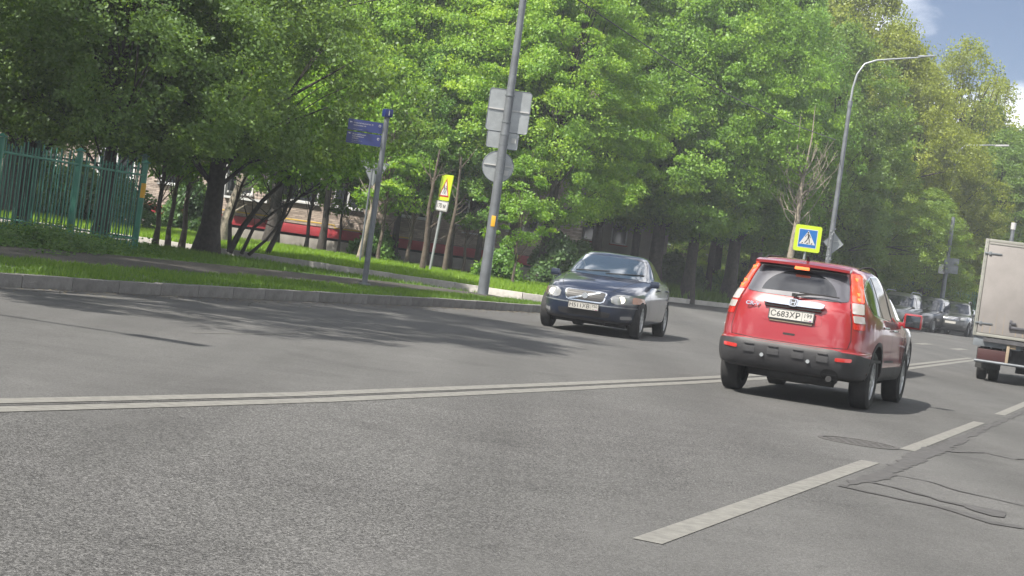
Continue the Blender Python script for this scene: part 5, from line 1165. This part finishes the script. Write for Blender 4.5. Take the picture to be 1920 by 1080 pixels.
seam('bumper_strip', [(-.86, .515), (-.4, .50), (.4, .50), (.86, .515)], '+x', bv, M['metal_dark'], vol, .02, .006)
h, n_, _, _ = bv.ray_cast(Vector((6, 0, .455)), Vector((-1, 0, 0)))
plate(vol, h + Vector((.022, 0, 0)), (0, 1, 0), (0, 0, 1), 'Н511ХВ', '750')
for sg, y0 in ((1, .05), (1, -.5)):
    b = MB(); pts = []
    for k in range(7):
        yy = y0 + k * .1; hh_, nn_, _, _ = bv.ray_cast(Vector((6, yy, 1.035 + .008 * k)), Vector((-1, 0, 0))); pts.append(hh_ + nn_ * .018)
    b.tube(pts, .009, 5).obj('wiper', M['seam'], vol)
MB().box((0, 0, .20), (3.4, 1.3, .10)).box((1.7, 0, .2), (.5, .6, .08)).obj('underbody', M['under'], vol, 40, .01)

# ---- white car ahead of the red one, only its tail corner shows
wsed = dict(sed); wc = Vector(at(1702, 610, 29.5).xy)
wt_lv = [(a * 1.02, b_, c * 1.02, d_, e) for a, b_, c, d_, e in volvo_lv]
wlab = 'white car almost hidden beyond the red crossover, its side showing past the door mirror'
wp = vehicle('white_car', wlab, wc.x - .22, wc.y + 3.3, R(20.5)); me, bvw = body_mesh(wt_lv, M['wpaint'], M['under'], [(-1.355, .36, .33), (1.36, .36, .33)]); link('body', me, None, wp)
for x in (-1.355, 1.36):
    for sg in (1, -1): wheel(wp, x, sg * .775, .33, .205, .21, 7)
for sg, ax in ((1, '+y'), (-1, '-y')):
    patch('side_window', sed_side, ax, bvw, M['glass'], wp, off=.005); seam('door_seam', [(-.20, .96), (-.20, .34)], ax, bvw, M['seam'], wp); wing_mirror(wp, M['wpaint'], .66, sg * .8, 1.0)
    patch('tail_lamp', [(-sg * .84, .72), (-sg * .60, .74), (-sg * .62, .88), (-sg * .84, .88)], '-x', bvw, M['lamp_red'], wp, off=.01, rnd=1)
patch('rear_window', [(-.62, 1.08), (-.52, 1.33), (.52, 1.33), (.62, 1.08)], '-x', bvw, M['glass'], wp, off=.005); o = MB().prism(rrect(.52, .112, .01), 0, .01).obj('number_plate', M['plate'], wp); place(o, (-2.30, 0, .62), (0, -1, 0), (0, 0, 1))

# ---- parked cars, facing the camera, far right
suv_side = [(-1.95, 1.12), (-1.90, 1.45), (-1.5, 1.56), (-.5, 1.60), (.0, 1.56), (.45, 1.40), (.80, 1.15), (.4, 1.08), (-1, 1.10)]
def tall(z=1.): return [(.30, -2.1, .28, 2.05, .78), (.34, -2.2, .32, 2.16, .85), (.50, -2.24, .48, 2.24, .89), (.70, -2.24, .68, 2.24, .90), (.85, -2.22, .84, 2.20, .90), (.98, -2.18, .93, 2.10, .89), (1.08, -2.14, 1.0, 1.75, .875), (1.14, -2.1, 1.06, 1.25, .85),
                        (1.28 * z, -2.04, 1.26 * z, .88, .79), (1.45 * z, -1.97, 1.45 * z, .52, .73), (1.58 * z, -1.90, 1.58 * z, .25, .68), (1.66 * z, -1.78, 1.66 * z, .02, .60), (1.70 * z, -1.5, 1.70 * z, -.3, .42), (1.705 * z, -1.3, 1.705 * z, -.5, .2)]
tst = dict(belt=1.09, top=1.57, ws=(0, 0), wz=(1.13, 1.56), hw=(.76, .62), side=suv_side, pillars=[(-.30, -.34), (-1.2, -1.25)], doors=[[(.85, 1.05), (.85, .5)], [(-.30, 1.08), (-.30, .45)], [(-1.2, 1.1), (-1.15, .7)]], handles=[-.15, -1.0], hz=.98, mir=(.72, .86, 1.12))
def front_face(t, bv, grcol, chrome=True, zc=.80, plate_txt=True):
    patch('grille', [(-.40, zc - .10), (-.42, zc + .08), (.42, zc + .08), (.40, zc - .10)], '+x', bv, M[grcol], t, off=.012, rnd=1)
    for k in range(3): seam('grille_bar', [(-.38, zc - .06 + k * .055), (.38, zc - .06 + k * .055)], '+x', bv, M['chrome' if chrome else 'metal_dark'], t, .018, .018)
    for sg in (1, -1):
        patch('headlamp', [(sg * .46, zc - .06), (sg * .46, zc + .08), (sg * .82, zc + .11), (sg * .84, zc - .02)], '+x', bv, M['head'], t, off=.012, rnd=1); patch('fog_lamp', [(sg * .62, .44), (sg * .62, .50), (sg * .74, .50), (sg * .74, .44)], '+x', bv, M['head'], t, off=.012, rnd=1)
    patch('lower_intake', [(-.55, .40), (-.58, .52), (.58, .52), (.55, .40)], '+x', bv, M['grille'], t, off=.006, rnd=1)
    if plate_txt: h, _, _, _ = bv.ray_cast(Vector((6, 0, .62)), Vector((-1, 0, 0))); o = MB().prism(rrect(.52, .112, .01), 0, .01).obj('number_plate', M['plate'], t); place(o, h + Vector((.015, 0, 0)), (0, 1, 0), (0, 0, 1))
road_az = R(20.5)
for nm, lab, pxx, Y, dz_az, pnt, zz, sc_, kind_ in (('grey_estate_car', 'silver grey tall parked car, leftmost of the far three facing the camera', 1690, 88, 8, 'gpaint', 1.05, 1.05, 0), ('black_tall_car', 'black high-sided car parked in the middle of the far three', 1745, 90.5, 10, 'bpaint', 1.06, 1.03, 1), ('charcoal_off_roader', 'charcoal off-roader with chrome grille parked next to the truck box', 1798, 92, -2, 'dpaint', 1.0, 1.06, 2)):
    t, bvp = front_car(nm, lab, X(pxx, Y), Y + 1.5, road_az + R(dz_az) + math.pi, pnt, tall(zz), 4.5, (-1.33, 1.36), 1.80, .36, tst, sc_, None, 'glass', False, .04)
    front_face(t, bvp, 'grille', kind_ == 2, .82)
    MB().box((0, 0, .25), (3.6, 1.4, .12)).obj('underbody', M['under'], t)
    if kind_ != 1:
        for sg in (1, -1): MB().tube([(-1.7, sg * .62, 1.66 * zz), (-1.2, sg * .62, 1.75 * zz), (0, sg * .62, 1.74 * zz), (.2, sg * .62, 1.66 * zz)], .025, 6).obj('roof_rail', M['metal_light'], t, 60)

# ---- box truck, left part in view
tr_az = R(17.2); trr = at(1822, 637, 35.2); TW = 2.25
fw_ = Vector((math.sin(tr_az), math.cos(tr_az))); rt_ = Vector((fw_.y, -fw_.x)); tc_ = Vector(trr.xy) + rt_ * TW / 2
truck = thing('box_truck', 'dirty pinkish-white box truck seen from behind, cut by the right edge', 'truck', (tc_.x, tc_.y, g(tc_.y)), math.pi / 2 - tr_az)
zb_, zt_ = .90, 2.86; BLn = 4.2; cz = (zb_ + zt_) / 2; hh_ = zt_ - zb_
MB().box((BLn / 2 + .03, 0, cz), (BLn - .06, TW - .04, hh_ - .04)).obj('box', M['tbox'], truck, 40, .01)
MB().box((.0, TW / 2 - .035, cz), (.08, .07, hh_)).box((.0, -TW / 2 + .035, cz), (.08, .07, hh_)).box((.0, 0, zt_ - .03), (.075, TW - .14, .06)).box((.0, 0, zb_ + .03), (.09, TW - .14, .06)).obj('door_frame', M['tframe'], truck, 40, .008)
for sg in (1, -1):
    dw = TW / 2 - .085; dr = MB().box((-.03, sg * (dw / 2 + .006), cz), (.035, dw, hh_ - .13)).obj('rear_door', M['tbox'], truck, 40, .008)
    MB().box((-.052, sg * (dw / 2 + .006), zt_ - .09), (.012, dw - .02, .02)).box((-.052, sg * .022, cz), (.012, .028, hh_ - .16)).obj('door_gasket', M['tframe'], dr)
    for z in (zb_ + .26, zt_ - .29):
        MB().box((-.058, sg * (dw - .10), z), (.014, .34, .03)).box((-.058, sg * (dw - .25 + .21), z), (.025, .05, .07)).obj('hinge', M['metal_dark'], dr, 40, .004)
for k in range(15):
    for sg in (1, -1): MB().tube([(-.045, sg * (TW / 2 - .035), zb_ + .07 + k * .13), (-.05, sg * (TW / 2 - .035), zb_ + .07 + k * .13)], .008, 6).obj('rivet', M['metal_dark'], truck)
for y_, w_, h_ in ((.95, .012, .30), (.80, .02, .18), (.55, .010, .42), (.30, .016, .22), (.70, .008, .5), (.16, .02, .12)):
    MB().box((-.0485, y_, zb_ + .08 + h_ / 2), (.0012, w_, h_), taper=.3).obj('dirt_streak', M['tan'], truck)
MB().tube([(-.075, .05, zb_ + .02), (-.075, .05, zt_ - .05)], .012, 8).obj('lock_rod', M['tframe'], truck)
MB().box((-.075, .42, zb_ + .30), (.05, .05, .18)).box((-.085, .28, zb_ + .24), (.03, .30, .05)).box((-.08, .38, zb_ + .33), (.04, .13, .04)).obj('door_latch', M['bolt'], truck, 40, .006)
MB().box((.06, .62, zb_ - .12), (.12, .95, .17)).box((.06, -.62, zb_ - .12), (.12, .95, .17)).obj('rear_beam', M['metal_dark'], truck, 40, .006)
MB().box((.05, 0, zb_ - .14), (.10, .22, .22)).obj('beam_bracket', M['truckm'], truck)
for sg in (1, -1):
    MB().box((.02, sg * .70, zb_ - .36), (.08, .56, .22)).obj('tail_lamp', M['dred'], truck, 40, .01)
    MB().box((-.05, sg * .40, zb_ - .28), (.05, .06, .46)).box((-.03, sg * .33, zb_ - .10), (.05, .16, .16)).obj('bar_bracket', M['tan'], truck, 40, .005)
MB().tube([(-.06, TW / 2 - .10, zb_ - .50), (-.06, -TW / 2 - .01, zb_ - .50)], .030, 10).obj('underrun_bar', M['metal'], truck, 50)
for x in (1.05,):
    for sg in (1, -1):
        for dy in (0, .24): wheel(truck, x, sg * (.88 - dy), .37, .20, .22, 6)
        MB().box((.45, sg * .76, .46), (.02, .50, .42)).obj('mud_flap', M['rubber'], truck)
MB().box((1.05, 0, .42), (.16, 1.5, .14)).tube([(1.05, -.22, .42), (1.05, .22, .42)], .2, 14).box((2.3, .38, .66), (4.6, .09, .18)).box((2.3, -.38, .66), (4.6, .09, .18)).box((2, 0, .84), (4.2, 1.8, .08)).obj('chassis', M['truckm'], truck, 40)
MB().box((BLn + .95, 0, 1.35), (1.7, 1.95, 1.5), taper=.93).obj('cab', M['wpaint'], truck, 40, .08)
for sg in (1, -1): MB().box((BLn + 1.0, sg * .955, 1.62), (.9, .02, .5)).obj('cab_window', M['glass'], truck, 40, .008); wheel(truck, BLn + .9, sg * .85, .37, .20, .22, 6)
MB().box((.6, .0, .55), (.5, 1.0, .3)).obj('spare_carrier', M['truckm'], truck)

for o in sc.objects:
    if o.type == 'MESH' and o.name.split('.')[0] in ('ground',): pass
